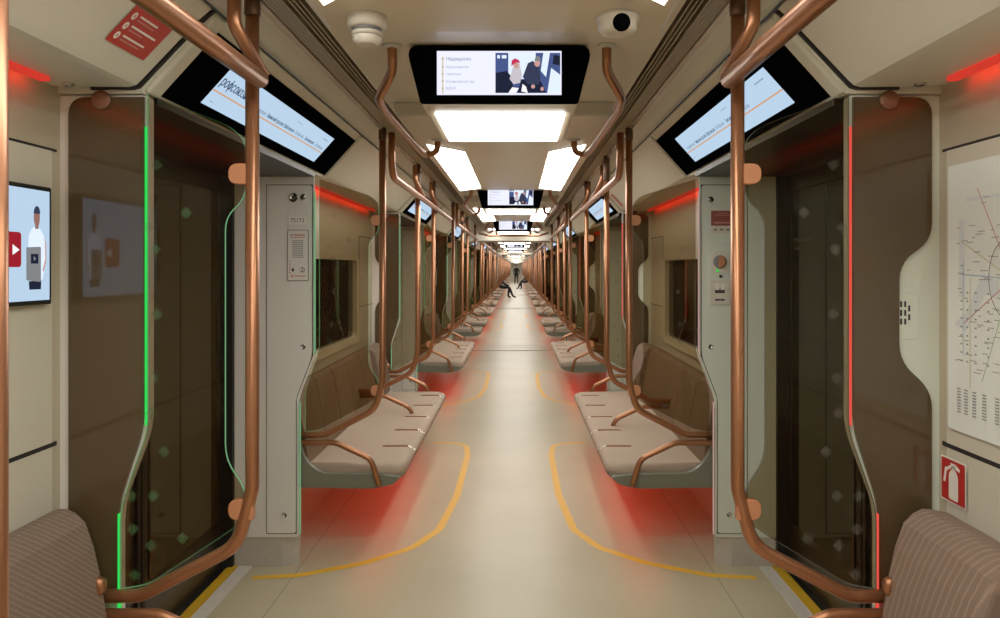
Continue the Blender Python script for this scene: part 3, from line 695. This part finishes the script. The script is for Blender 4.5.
# ------------------------------------------------------------------ door headers with route screens
HT, HB = Vector((.785, 0, 2.178)), Vector((.95, 0, 1.995))      # top and bottom of the sloping face
def make_header(s, y0, y1, full=True):
    root = thing('door_header', '', 'display', (s * .95, (y0 + y1) / 2, 1.98))
    t = MB(); t.prism_y([(.762, 2.2), (.80, 2.168), (.955, 1.993), (.962, 1.984), (.96, 1.977), (1.42, 1.977), (1.42, 2.24), (.80, 2.24)], y0 + .0, y1 - .0, s); t.build('header_housing', COVE, root, bevel=.004)
    t = MB(); t.box(s * .952, s * 1.41, y0 + .06, y1 - .24, 1.958, 1.9785); t.build('soffit', BLACK, root)
    for (a, b_) in ((y0 - .012, y0 + .006), (y1 - .006, y1 + .012)):
        t = MB(); t.prism_y([(.763, 2.2), (.80, 2.1685), (.9555, 2.0035), (.968, 1.9905), (.985, 1.986), (1.10, 1.986), (1.10, 2.2)], a, b_, s); t.build('end_gap_shade', GAP, root)  # near-black strip painting the shade of the gap at each end
    d = (HB - HT).normalized(); nrm = Vector((-(HB - HT).z, 0, (HB - HT).x)).normalized(); nrm = Vector((-abs(nrm.x), 0, -abs(nrm.z)))
    def Q(tt, off): p = HT + (HB - HT) * tt + nrm * off; return (p.x, p.z)
    t = MB(); t.prism_y([Q(.04, -.004), Q(1.03, -.004), Q(1.03, .004), Q(.04, .004)], y0 + .075, y1 - .055, s); t.build('black_glass', BLACKG, root, bevel=.002)
    if full:   # raised pale lips at both ends
        for (a, b_) in ((y0 + .004, y0 + .07), (y1 - .05, y1 - .004)):
            t = MB(); t.prism_y([Q(-.12, -.01), Q(1.06, -.01), Q(1.06, .012), Q(-.12, .012)], a, b_, s); t.build('end_lip', COVE, root, bevel=.008)
    # the screen
    u = (0, 1, 0) if s < 0 else (0, -1, 0); W = 1.30; H = (HT - HB).length * .60
    m = (y0 + y1) / 2 - .04
    q = HT + (HB - HT) * .87 + nrm * .0042
    org = (s * q.x, m - W / 2 if s < 0 else m + W / 2, q.z); v = (-s * (HB - HT).x, 0, (HT - HB).z); v = (s * (HT - HB).x, 0, (HT - HB).z)
    fs = flat('screen', [rect(0, 0, W, H)], SCRB, root, org, u, v, .001)
    flat('orange_line', [rect(0, H * .36, W, H * .40)], SCRO, fs, org, u, v, .002)
    if full:
        if s < 0:      # the third letter is an o with a long stem through it
            big = writing('station_name', 'роосоюзная', .050, SCRT, fs, org, u, v, .0024, (.006, H * .54), 'LEFT', .90, .0026)
            xs_ = .0075 + 1.498 * .050 * .90
            flat('letter_stem', [rect(xs_ - .0032, H * .54 - .010, xs_ + .0032, H * .54 + .037)], SCRT, big, org, u, v, .0024)
        x = .30 if s < 0 else .05
        for k, (nm, w_) in enumerate((('Академическая', .13), ('Ленинский проспект', .17), ('Шаболовская', .11), ('Октябрьская', .11), ('Третьяковская', .13), ('Тургеневская', .12))):
            if x + w_ > W: break
            writing('route_text', nm, .023, SCRT if k in (1, 2, 4) else SCRG, fs, org, u, v, .0024, (x, H * .47), 'LEFT', .85, .002); x += w_ + .035
        flat('small_text', [rect(W - .14, H * .80, W - .05, H * .83), rect(.03, H * .12, .06, H * .14), rect(W - .55, H * .80, W - .48, H * .82)], SCRG, fs, org, u, v, .0024)
    return root
for s in (-1, 1):
    hp = make_header(s, 2.05, 4.0); hf = make_header(s, 2.05, 4.0, False); first = ff = True
    for i, (d0, d1, c) in enumerate(doors):
        if c < 2: o = hp if first else copy_tree(hp); first = False
        else: o = hf if ff else copy_tree(hf); ff = False
        o.location.y = (d0 + d1) / 2; o['group'] = 'route displays above the doors'
        o['label'] = ('sloping route display with pale blue screen above the %s door, %s' % (SIDE[s], ORD[i])) if c < 2 else 'distant route display above a %s door beyond the second gangway' % SIDE[s]
# red wall lamps under the lining
for s in (-1, 1):
    for i, (y0, y1, k, c) in enumerate(benches):
        if c > 1: continue
        a, e = (y0 + .3, y1 - .12) if k == 'full' else ((y0 - .3 if k == 'start' and c == 0 else y0 + .05), y1 - .10)
        t = MB(); xa, xb = s * (WX[s] - .060), s * (WX[s] - .034); za, zb = 1.978, 1.9895
        t.mi = 1; t.face([(xb, a, za), (xb, e, za), (xb, e, zb), (xb, a, zb)]); t.mi = 0
        t.face([(xa, a, za), (xa, e, za), (xa, e, zb), (xa, a, zb)]); t.face([(xa, a, za), (xb, a, za), (xb, e, za), (xa, e, za)]); t.face([(xa, e, za), (xb, e, za), (xb, e, zb), (xa, e, zb)]); t.face([(xa, a, za), (xb, a, za), (xb, a, zb), (xa, a, zb)])
        tag(t.build('wall_lamp', [REDD, REDW], origin=(s * 1.195, (a + e) / 2, 1.98)), 'glowing red strip lamp on the %s wall above the bench %s' % (SIDE[s], ORD[i]), 'lamp', 'red strip lamps above the benches')
        if k == 'start' and c == 0:
            t = MB(); t.lathe((s * 1.13, y1 - .03, 1.989), (0, 0, -1), [(.016, 0), (.016, .004), (.011, .006), (.009, .003), (.002, .003)], 16); tag(t.build('round_lock', CHROME, origin=(s * 1.13, y1 - .03, 1.989)), 'small round lock under the lining above the %s front bench' % SIDE[s], 'lock')

# ------------------------------------------------------------------ ceiling display units, lamps, detectors
def make_unit(detail=True):
    y0 = 2.55
    root = thing('ceiling_display', '', 'display', (0, y0 + .4, 2.06))
    def ring(y, zt, zb, wt, wb): return [(p[0], y, p[1]) for p in poly_round([(-wb, zb), (wb, zb), (wt, zt), (-wt, zt)], [.012, .012, .045, .045], 5)]
    t = MB(); t.loft([ring(y0, 2.258, 2.055, .318, .266), ring(y0 + .72, 2.258, 2.055, .318, .266), ring(y0 + .86, 2.258, 2.20, .318, .305)], smooth=False); t.build('housing', CEIL, root)
    t = MB(); t.loft([ring(y0 - .018, 2.252, 2.062, .314, .266), ring(y0 + .002, 2.254, 2.056, .318, .268)], smooth=False); t.build('bezel', BLACKG, root)
    t = MB(); t.box(-.232, .232, y0 + .13, y0 + .70, 2.0485, 2.0555); t.build('lamp_panel', LAMP, root, label='bright white lamp panel under the display')
    org = (-.21, y0 - .0185, 2.084); u, v = (1, 0, 0), (0, 0, 1); W, H = .42, .148
    fs = flat('screen', [rect(0, 0, W, H)], SCRL, root, org, u, v, .001)
    flat('picture', [rect(.197, .006, W - .004, H - .006)], SCRN if detail else SCRN, fs, org, u, v, .0016)
    if detail:
        flat('route_line', [rect(.018, .004, .0215, H - .02)] + [disc(.0197, z, .004) for z in (.122, .095, .071, .046, .022)], SCRY, fs, org, u, v, .002)
        for k, (nm, z, sz, m_) in enumerate((('Медведково', .116, .0155, SCRT), ('Бабушкинская', .090, .012, SCRG), ('Свиблово', .066, .012, SCRG), ('Ботанический сад', .041, .012, SCRG), ('ВДНХ', .018, .013, SCRG))):
            writing('route_text', nm, sz, m_, fs, org, u, v, .002, (.030, z), 'LEFT', .9)
        X = lambda pts: [(.197 + p[0] * .219, .006 + p[1] * .136) for p in pts]
        flat('bright_background', [X([(.20, .35), (.62, .35), (.62, 1), (.20, 1)]), X([(.80, 0), (1, 0), (1, .45), (.86, .62)]), X([(.70, .55), (.78, .4), (.84, 1), (.74, 1)]), X([(.03, .86), (.07, .86), (.07, .94), (.03, .94)]), X([(.10, .86), (.17, .86), (.17, .94), (.10, .94)])], SCRP, fs, org, u, v, .0022)
        flat('seat_shadow', [X([(0, 0), (.28, 0), (.26, .38), (.18, .55), (0, .50)]), X([(.34, 0), (.78, 0), (.70, .30), (.40, .34)]), X([(.88, .72), (1, .68), (1, .92), (.9, .95)])], SCRD, fs, org, u, v, .0026)
        flat('woman_scarf', [X([(.22, .35), (.28, .70), (.37, .74), (.41, .45), (.38, .25), (.28, .22)])], SCRSC, fs, org, u, v, .0030)
        flat('woman_face', [[(p[0], p[1]) for p in X(disc(.325, .68, .04, .07))]], SCRS, fs, org, u, v, .0034)
        flat('woman_hat', [X([(.245, .66), (.25, .80), (.30, .86), (.36, .82), (.385, .74), (.32, .75)])], SCRR, fs, org, u, v, .0038)
        flat('man_coat', [X([(.42, .40), (.50, .74), (.58, .80), (.68, .62), (.70, .38), (.66, .20), (.50, .22)])], SCRK, fs, org, u, v, .0030)
        flat('man_face', [X(disc(.645, .74, .045, .09)), X(disc(.58, .16, .03, .05)), X(disc(.72, .10, .025, .05))], SCRS, fs, org, u, v, .0034)
        flat('man_cap', [X([(.60, .80), (.62, .90), (.67, .92), (.70, .84), (.69, .78)])], SCRGY, fs, org, u, v, .0038)
        flat('paper', [X([(.20, 0), (.32, 0), (.36, .12), (.26, .14)]), X([(.40, .04), (.50, .0), (.47, .16), (.42, .22)])], SCRW, fs, org, u, v, .0038)
    return root
up = make_unit(True); uf = make_unit(False); A_ = B_ = True
units = []
for i, (d0, d1, c) in enumerate(doors):
    if c > 5: continue
    if c < 2: o = up if A_ else copy_tree(up); A_ = False
    else: o = uf if B_ else copy_tree(uf); B_ = False
    o.location.y = d0 + .9
    o['group'] = 'display units hanging from the ceiling'
    o['label'] = ('black framed ceiling display with lamp panel below, %s' % ORD[i]) if c < 2 else 'tiny distant ceiling display beyond the second gangway'
    if c < 2:
        for s in (-1, 1): ceiling_handrail(s, d0 + .52, d0 + 2.04, 'short copper handrail on the ceiling %s of the display %s' % (SIDE[s], ORD[i]))
def make_lamp(s):
    root = thing('ceiling_lamp', '', 'lamp', (s * .35, 5.4, 2.18))
    a = [(.25, 4.44), (.442, 4.17), (.442, 5.36), (.25, 5.36)]; b_ = [(.25, 5.43), (.442, 5.43), (.442, 6.63), (.25, 6.42)]
    for pts in (a, b_):
        t = MB(); t.hull([(s * p[0], p[1], 2.183) for p in pts], [(s * p[0], p[1], 2.189) for p in pts]); t.build('diffuser', LAMP, root)
    fr = [(.242, 4.43), (.450, 4.14), (.450, 6.65), (.242, 6.44)]
    t = MB(); t.hull([(s * p[0], p[1], 2.1865) for p in fr], [(s * p[0], p[1], 2.1905) for p in fr]); t.build('frame', CEIL, root)
    return root
for s in (-1, 1):
    lp = make_lamp(s); first = True; i = 0
    ys = [(-4.68, 0)] + [(k * 4.43 + c * CARP + (.0 if c == 0 or k else .15), c) for c in range(NCAR) for k in ((0, 1) if c == 0 else (-1, 0, 1))]
    for (dy, c) in ys:
        o = lp if first else copy_tree(lp); first = False
        o.location.y = 5.4 + dy
        o['group'] = 'ceiling lamps beside the displays'
        o['label'] = ('bright white two-part ceiling lamp on the %s side, %s' % (SIDE[s], ORD[i])) if c < 2 else 'distant glowing ceiling lamp on the %s side beyond the second gangway' % SIDE[s]
        i += 1
    for c in range(1, NCAR):
        o = copy_tree(lp); o.location.y = c * CARP - .70; o.scale = (1, .2, 1); o['group'] = 'ceiling lamps beside the displays'
        o['label'] = ('short ceiling lamp on the %s side just before the first gangway' % SIDE[s]) if c == 1 else 'distant short ceiling lamp on the %s side before a far gangway' % SIDE[s]
    o = copy_tree(lp); o.location.y = 5.4 - 8.86; o['group'] = 'ceiling lamps beside the displays'; o['label'] = 'added unseen two-part ceiling lamp on the %s side behind the camera' % SIDE[s]  # unseen repeat, added to brighten the near ceiling
o = copy_tree(uf); o.location.y = 2.05 + .9 - 4.43; o['group'] = 'display units hanging from the ceiling'; o['label'] = 'added unseen black framed ceiling display behind the camera'  # unseen unit, added so its lamp panel lights the near end
for k_ in [-2, -1, 0, 1] + [q for c in range(1, NCAR) for q in (c * CARP / 4.43 - 1, c * CARP / 4.43, c * CARP / 4.43 + 1)]:
    dy = k_ * 4.43
    b = MB(); b.prism_y([(-.485, 2.19), (.485, 2.19), (.51, 2.262), (-.51, 2.262)], 3.42 + dy, 6.66 + dy - (.03 if k_ == -1 else 0)); struct(b.build(trim_name(), CEIL, origin=(0, 5.04 + dy, 2.2), bevel=.012))
root = thing('smoke_detector', 'round white smoke detector on the ceiling left of the nearest display', 'smoke detector', (-.352, 2.06, 2.18))
t = MB(); t.lathe((-.352, 2.06, 2.19), (0, 0, -1), [(.054, 0), (.054, .026), (.048, .033), (.042, .034)], 28); t.build('base', WHITEP, root)
t = MB(); t.lathe((-.352, 2.06, 2.156), (0, 0, -1), [(.042, 0), (.036, .004), (.036, .022)], 28); t.build('sensor_slots', GRYP, root)
t = MB(); t.lathe((-.352, 2.06, 2.146), (0, 0, -1), [(.042, 0), (.042, .006), (.038, .010)], 28); t.lathe((-.352, 2.06, 2.134), (0, 0, -1), [(.040, 0), (.038, .012), (.030, .020), (.026, .022)], 28); t.build('sensor_head', WHITEP, root)
root = thing('ceiling_camera', 'white dome security camera on the ceiling right of the nearest display', 'security camera', (.336, 2.06, 2.18))
t = MB(); t.lathe((.336, 2.06, 2.19), (0, 0, -1), [(.060, 0), (.060, .010), (.054, .018), (.054, .034), (.045, .046), (.026, .048)], 28); t.build('housing', WHITEP, root)
t = MB(); t.sphere((.340, 2.008, 2.158), .024, (1, 1, 1), 16); t.build('lens_dome', BLACKG, root)

# ------------------------------------------------------------------ fittings on the walls nearest the camera
# red sticker on the left lining
q0 = Vector((-.86, 0, 2.105)); dv = (Vector((-.80, 0, 2.168)) - Vector((-.955, 0, 2.005))).normalized(); nl = Vector((.163, 0, -.155)).normalized()
org = (-.918, 1.775, 2.044); u, v = (0, 1, 0), tuple(dv)
org = tuple(Vector(org) + nl * .002)
st = thing('notice_sticker', 'red notice sticker with white lines on the left ceiling lining', 'sticker', org)
flat('red_field', [rect(0, 0, .185, .16)], REDS, st, org, u, v, .001)
flat('white_lettering', [rect(.042, .090 - k * .031, .042 + w_, .095 - k * .031) for k, w_ in enumerate((.085, .115, .10))], WHT, st, org, u, v, .002)
flat('pale_lettering', [rect(.042, .079 - k * .031, .042 + w_, .0825 - k * .031) for k, w_ in enumerate((.08, .065, .088))], PINKP, st, org, u, v, .002)
flat('white_dots', [disc(.022, .086 - k * .031, .009, .011) for k in range(3)], WHT, st, org, u, v, .002)
flat('dot_symbols', [rect(.019, .082 - k * .031, .025, .090 - k * .031) for k in range(3)], PINKP, st, org, u, v, .003)
# small red sticker and raised letters on the right lining of the second bench
dv2 = Vector((-dv.x, dv.y, dv.z)); nr = Vector((-nl.x, 0, nl.z))
org = tuple(Vector((.94, 6.30, 2.021)) + nr * .003)
st = thing('notice_sticker', 'narrow red sticker on the right lining beside the second door', 'sticker', org)
flat('red_field', [rect(0, 0, .10, .13)], REDS, st, org, (0, -1, 0), tuple(dv2), .001); flat('white_lettering', [rect(.03, .02, .045, .11), rect(.06, .02, .07, .09)], PINKP, st, org, (0, -1, 0), tuple(dv2), .002)
# video screen on the left wall
Yc = 1.512; wx = -1.18
vs = thing('video_screen', 'wall video screen showing a man in a pale shirt, on the left wall', 'screen', (wx, Yc + .23, 1.56))
t = MB(); t.box(-1.188, -1.172, Yc, Yc + .475, 1.405, 1.712); t.build('bezel', BLACK, vs, bevel=.003)
org = (-1.172, Yc + .012, 1.417); u, v = (0, 1, 0), (0, 0, 1); W, H = .451, .283
fs = flat('picture', [rect(0, 0, W, H)], SCRB, vs, org, u, v, .0008)
flat('red_badge', [poly_round([(.255, .085), (.338, .085), (.338, .172), (.255, .172)], .01, 4)], SCRM, fs, org, u, v, .0014)
flat('badge_mark', [[(.305, .115), (.33, .128), (.305, .141)]], SCRW, fs, org, u, v, .002)
flat('trousers', [[(.368, .028), (.415, .028), (.418, .07), (.365, .07)]], SCRD, fs, org, u, v, .0014)
flat('pale_shirt', [poly_round([(.36, .05), (.42, .05), (.432, .10), (.428, .165), (.408, .188), (.382, .188), (.365, .165)], .01, 4)], SCRP, fs, org, u, v, .0018)
flat('sleeve_edge', [[(.428, .165), (.436, .145), (.436, .10), (.424, .072), (.420, .078), (.431, .105), (.431, .145)]], SCRS, fs, org, u, v, .002)
flat('man_face', [disc(.397, .213, .0125, .026), rect(.390, .183, .404, .195)], SKIN, fs, org, u, v, .0022)
flat('man_hair', [disc(.397, .222, .0135, .020, 10, 0, PI)], SCRK, fs, org, u, v, .0026)
flat('award_board', [poly_round([(.355, .052), (.413, .047), (.413, .138), (.355, .135)], .004, 3)], SCRGY, fs, org, u, v, .0026)
flat('award_mark', [rect(.372, .094, .402, .119)], SCRD, fs, org, u, v, .003); flat('award_triangle', [[(.383, .101), (.392, .107), (.383, .113)]], SCRGY, fs, org, u, v, .0034)
# metro map on the right wall
org = (1.211, 2.0, 1.075); u, v = (0, -1, 0), (0, 0, 1); W, H = .95, .695
mp = thing('metro_map', 'large pale transit map poster on the right wall', 'map', org)
flat('paper', [poly_round([(0, 0), (W, 0), (W, H), (0, H)], .01, 4)], PAPER, mp, org, u, v, .0015)
flat('pale_river', [[(.03, .28), (.08, .26), (.16, .36), (.3, .33), (.3, .37), (.15, .41), (.08, .31)], rect(.05, .35, .075, .55), rect(.08, .595, .3, .603)], MAPPALE, mp, org, u, v, .0022)
rnd = random.Random(3)
def seg(p, q, w=.0013):
    d = Vector((q[0] - p[0], q[1] - p[1])); nn = Vector((-d.y, d.x)).normalized() * w
    return [(p[0] - nn.x, p[1] - nn.y), (q[0] - nn.x, q[1] - nn.y), (q[0] + nn.x, q[1] + nn.y), (p[0] + nn.x, p[1] + nn.y)]
cc = (.26, .40)
def ray(a, r0, r1): return seg((cc[0] + r0 * math.cos(a), cc[1] + r0 * math.sin(a)), (cc[0] + r1 * math.cos(a), cc[1] + r1 * math.sin(a)))
ring_ = [seg((cc[0] + .085 * math.cos(2 * PI * k / 24), cc[1] + .10 * math.sin(2 * PI * k / 24)), (cc[0] + .085 * math.cos(2 * PI * (k + 1) / 24), cc[1] + .10 * math.sin(2 * PI * (k + 1) / 24))) for k in range(24)]
flat('red_routes', [ray(.5, 0, .26), ray(3.7, 0, .22), ray(2.1, 0, .26)], MAPRED, mp, org, u, v, .0026)
flat('blue_routes', [ray(3.1, 0, .20), ray(0.05, 0, .4), ray(5.3, 0, .25), seg((.07, .2), (.07, .44))], MAPBLU, mp, org, u, v, .0028)
flat('green_routes', [ray(4.3, 0, .28), ray(1.2, 0, .25)], MAPGRN, mp, org, u, v, .003)
flat('yellow_routes', [ray(2.7, 0, .22), ray(5.9, 0, .3), seg((.10, .12), (.10, .40))], MAPYEL, mp, org, u, v, .0032)
flat('ring_route', ring_, GRYP, mp, org, u, v, .0034)
names = []
for k in range(150):
    x, y = rnd.uniform(.035, .55), rnd.uniform(.16, .60)
    l = rnd.uniform(.012, .03); names.append(rect(x, y, x + l, y + .0019))
for col in (.045, .075, .11, .15, .2, .25, .3): names += [rect(col, .11 - k * .0075, col + .016, .1135 - k * .0075) for k in range(9)]
for col in (.06, .085, .12, .17): names += [rect(col, .36 - k * .022, col + .008, .364 - k * .022) for k in range(9)]
flat('station_lettering', names, MAPINK, mp, org, u, v, .0038)
# fire extinguisher sign on the right wall
org = (1.2115, 2.035, .878); u, v = (0, -1, 0), (0, 0, 1)
fe = thing('extinguisher_sign', 'square red fire extinguisher sign on the right wall panel', 'sign', org)
flat('white_edge', [poly_round([(0, 0), (.115, 0), (.115, .118), (0, .118)], .006, 3)], WHT, fe, org, u, v, .0015)
flat('red_field', [poly_round([(.004, .004), (.111, .004), (.111, .114), (.004, .114)], .005, 3)], REDS, fe, org, u, v, .0022)
flat('extinguisher_symbol', [poly_round([(.040, .010), (.082, .010), (.082, .075), (.070, .090), (.052, .090), (.040, .075)], .006, 3), rect(.054, .088, .068, .100), [(.048, .098), (.088, .090), (.090, .097), (.070, .106), (.048, .106)], [(.050, .100), (.022, .088), (.014, .050), (.024, .050), (.031, .082), (.050, .092)]], WHT, fe, org, u, v, .003)

# ------------------------------------------------------------------ gangways
for c in range(1, NCAR):
    g0 = c * CARP - .38; g1 = c * CARP + .5
    for (a, e) in ((g0, g0 + .16), (g1 - .14, g1)):
        b = MB()
        out = [(-1.45, 0), (-.98, 0), (-.98, 1.78), (-.82, 1.99), (.82, 1.99), (.98, 1.78), (.98, 0), (1.45, 0), (1.45, 2.3), (-1.45, 2.3)]
        pr = poly_round(out, [0, 0, .1, .1, .1, .1, 0, 0, 0, 0], 4)
        b.hull([(p[0], a, p[1]) for p in pr], [(p[0], e, p[1]) for p in pr]); struct(b.build(trim_name(), PORTAL, origin=(0, a, 0), bevel=.01))
    b = MB()
    n = 9
    for k in range(n):
        y0, y1, ym = g0 + .16 + (g1 - g0 - .3) * k / n, g0 + .16 + (g1 - g0 - .3) * (k + 1) / n, g0 + .16 + (g1 - g0 - .3) * (k + .5) / n
        A = [(-1.0, 0.01), (-1.0, 1.85), (-.85, 2.06), (.85, 2.06), (1.0, 1.85), (1.0, .01)]; B2 = [(-1.05, 0.01), (-1.05, 1.9), (-.88, 2.1), (.88, 2.1), (1.05, 1.9), (1.05, .01)]
        for (p, q, ya, yb2) in ((A, B2, y0, ym), (B2, A, ym, y1)):
            for j in range(5): b.face([(p[j][0], ya, p[j][1]), (p[j + 1][0], ya, p[j + 1][1]), (q[j + 1][0], yb2, q[j + 1][1]), (q[j][0], yb2, q[j][1])])
    struct(b.build(trim_name(), BELLOW, origin=(0, g0, 0), normals=False))
    b = MB(); b.box(-.97, .97, g0 + .02, g1 - .02, 0.0, .008)
    b.mi = 1; b.box(-.97, .97, g0 + .0, g0 + .03, 0, .010); b.box(-.97, .97, g1 - .05, g1 - .02, 0, .010); b.box(-.97, .97, (g0 + g1) / 2 - .02, (g0 + g1) / 2 + .02, 0, .010)
    struct(b.build(trim_name(), [FLOOR, PLINTH], origin=(0, g0, 0)))
    if c < 4:
        root = thing('gangway_handrail', ('copper crossbar under the ceiling at the first gangway', 'copper crossbar under the ceiling at the second gangway', 'copper crossbar under the ceiling at the third gangway')[c - 1], 'handrail', (0, g0 - .3, 2.07), 'copper crossbars at the gangways')
        t = MB(); t.tube([(-.62, g0 - .3, 2.12), (-.45, g0 - .3, 2.075), (.45, g0 - .3, 2.075), (.62, g0 - .3, 2.12)], .019, fil=.06); t.build('crossbar', COPPER, root)
        for x in (-.30, .30):
            t = MB(); t.tube([(x, g0 - .3, 2.08), (x, g0 - .3, 2.255)], .016); t.build('hanger', COPDK, root)

# ------------------------------------------------------------------ people far down the train
def person(name_label, joints, edges, radii, mat, head, hair=True, group=None, origin=(0, 0, 0), skin=SKINP, extra=()):
    root = thing('person', name_label, 'person', origin, group)
    me = bpy.data.meshes.new('body'); names = list(joints); idx = {n: i for i, n in enumerate(names)}
    me.from_pydata([Vector(joints[n]) for n in names], [(idx[a], idx[b_]) for a, b_ in edges], [])
    o = bpy.data.objects.new('body', me); link(o); o.parent = root
    md = o.modifiers.new('skin', 'SKIN'); me.skin_vertices  # radius layer
    for n in names: me.skin_vertices[0].data[idx[n]].radius = (radii[n], radii[n])
    me.skin_vertices[0].data[idx['pelvis']].use_root = True
    o.modifiers.new('sub', 'SUBSURF').levels = 1; o.modifiers['sub'].render_levels = 2
    me.materials.append(mat)
    hx, hy, hz = head
    t = MB(); t.sphere((hx + origin[0], hy + origin[1], hz + origin[2]), .115, (.78, .9, 1.05), 14); t.sphere((hx + origin[0], hy + origin[1] - .105, hz + origin[2] - .015), .018, (.8, 1, 1.3), 8)
    for sx in (-1, 1): t.sphere((hx + origin[0] + sx * .09, hy + origin[1], hz + origin[2]), .028, (.4, .8, 1.1), 8)
    hd_ = t.build('head', skin, root)
    t = MB(); t.sphere((hx + origin[0], hy + origin[1] + .018, hz + origin[2] + .03), .122, (.82, .88, .98), 14); t.build('hair', HAIR, hd_)
    for (x, y, z, r) in extra:
        t = MB(); t.sphere((x + origin[0], y + origin[1], z + origin[2]), r, (.55, 1.4, .5), 10); t.build('shoe', SHOEW, root)
    return root
J = dict(pelvis=(0, 0, .95), spine=(0, 0, 1.15), chest=(0, 0, 1.36), neck=(0, 0, 1.50), headb=(0, 0, 1.58))
R_ = dict(pelvis=.15, spine=.14, chest=.17, neck=.065, headb=.06)
E = [('pelvis', 'spine'), ('spine', 'chest'), ('chest', 'neck'), ('neck', 'headb')]
for sx, n in ((-1, 'l'), (1, 'r')):
    J.update({n + 'sh': (sx * .20, 0, 1.42), n + 'el': (sx * .26, .02, 1.14), n + 'wr': (sx * .24, -.10, .92), n + 'ha': (sx * .23, -.13, .84), n + 'hip': (sx * .10, 0, .88), n + 'kn': (sx * .12, -.03, .48), n + 'an': (sx * .13, .02, .09), n + 'to': (sx * .14, -.14, .05)})
    R_.update({n + 'sh': .075, n + 'el': .055, n + 'wr': .04, n + 'ha': .04, n + 'hip': .11, n + 'kn': .075, n + 'an': .055, n + 'to': .045})
    E += [('chest', n + 'sh'), (n + 'sh', n + 'el'), (n + 'el', n + 'wr'), (n + 'wr', n + 'ha'), ('pelvis', n + 'hip'), (n + 'hip', n + 'kn'), (n + 'kn', n + 'an'), (n + 'an', n + 'to')]
person('distant standing person in black clothes at the far end of the aisle', J, E, R_, CLOTH, (0, -.01, 1.66), origin=(.0, 70.0, 0))
def seated(s, origin, label, mat, shoes):
    J = dict(pelvis=(s * .0, 0, .57), spine=(s * .0, 0, .74), chest=(-s * .04, 0, .96), neck=(-s * .10, 0, 1.10), headb=(-s * .12, 0, 1.16))
    R2 = dict(pelvis=.15, spine=.15, chest=.17, neck=.065, headb=.06)
    E2 = [('pelvis', 'spine'), ('spine', 'chest'), ('chest', 'neck'), ('neck', 'headb')]
    for sy, n in ((-1, 'l'), (1, 'r')):
        J.update({n + 'sh': (-s * .05, sy * .19, 1.02), n + 'el': (-s * .18, sy * .22, .76), n + 'wr': (-s * .40, sy * .12, .64), n + 'ha': (-s * .48, sy * .09, .62), n + 'hip': (-s * .08, sy * .10, .56), n + 'kn': (-s * .50, sy * .14, .53), n + 'an': (-s * (.56 + .12 * sy), sy * .14, .09), n + 'to': (-s * (.72 + .12 * sy), sy * .15, .05)})
        R2.update({n + 'sh': .075, n + 'el': .055, n + 'wr': .04, n + 'ha': .04, n + 'hip': .10, n + 'kn': .075, n + 'an': .055, n + 'to': .045})
        E2 += [('chest', n + 'sh'), (n + 'sh', n + 'el'), (n + 'el', n + 'wr'), (n + 'wr', n + 'ha'), ('pelvis', n + 'hip'), (n + 'hip', n + 'kn'), (n + 'kn', n + 'an'), (n + 'an', n + 'to')]
    ex = [(-s * (.66 + .12 * sy), sy * .15, .05, .07) for sy in (-1, 1)] if shoes else ()
    person(label, J, E2, R2, mat, (-s * .13, -.01, 1.27), origin=origin, extra=ex)
seated(-1, (-.82, 37.2, 0), 'distant person in black clothes seated on the left bench', CLOTH, False)
seated(1, (.82, 52.15, 0), 'distant person in dark clothes and pale shoes seated on the right bench', CLOTH2, True)

# ------------------------------------------------------------------ camera, world
w = bpy.data.worlds.new('World'); bpy.context.scene.world = w; w.use_nodes = True
w.node_tree.nodes['Background'].inputs[0].default_value = (0.02, 0.018, 0.015, 1); w.node_tree.nodes['Background'].inputs[1].default_value = 1.0
cam = bpy.data.cameras.new('Camera'); co = bpy.data.objects.new('Camera', cam); link(co)
cam.sensor_width = 36; cam.lens = 27.0; cam.shift_x = -.017; cam.shift_y = -.041; cam.clip_start = .05; cam.clip_end = 300
co.location = (.06, 0, 1.5); co.rotation_euler = (PI / 2, 0, 0)
sc = bpy.context.scene; sc.camera = co
sc.view_settings.view_transform = 'Standard'; sc.view_settings.look = 'None'; sc.view_settings.exposure = 0.0; sc.view_settings.gamma = 1.22
sc.cycles.use_denoising = True; sc.cycles.max_bounces = 8; sc.cycles.transparent_max_bounces = 24; sc.cycles.sample_clamp_indirect = 6.0
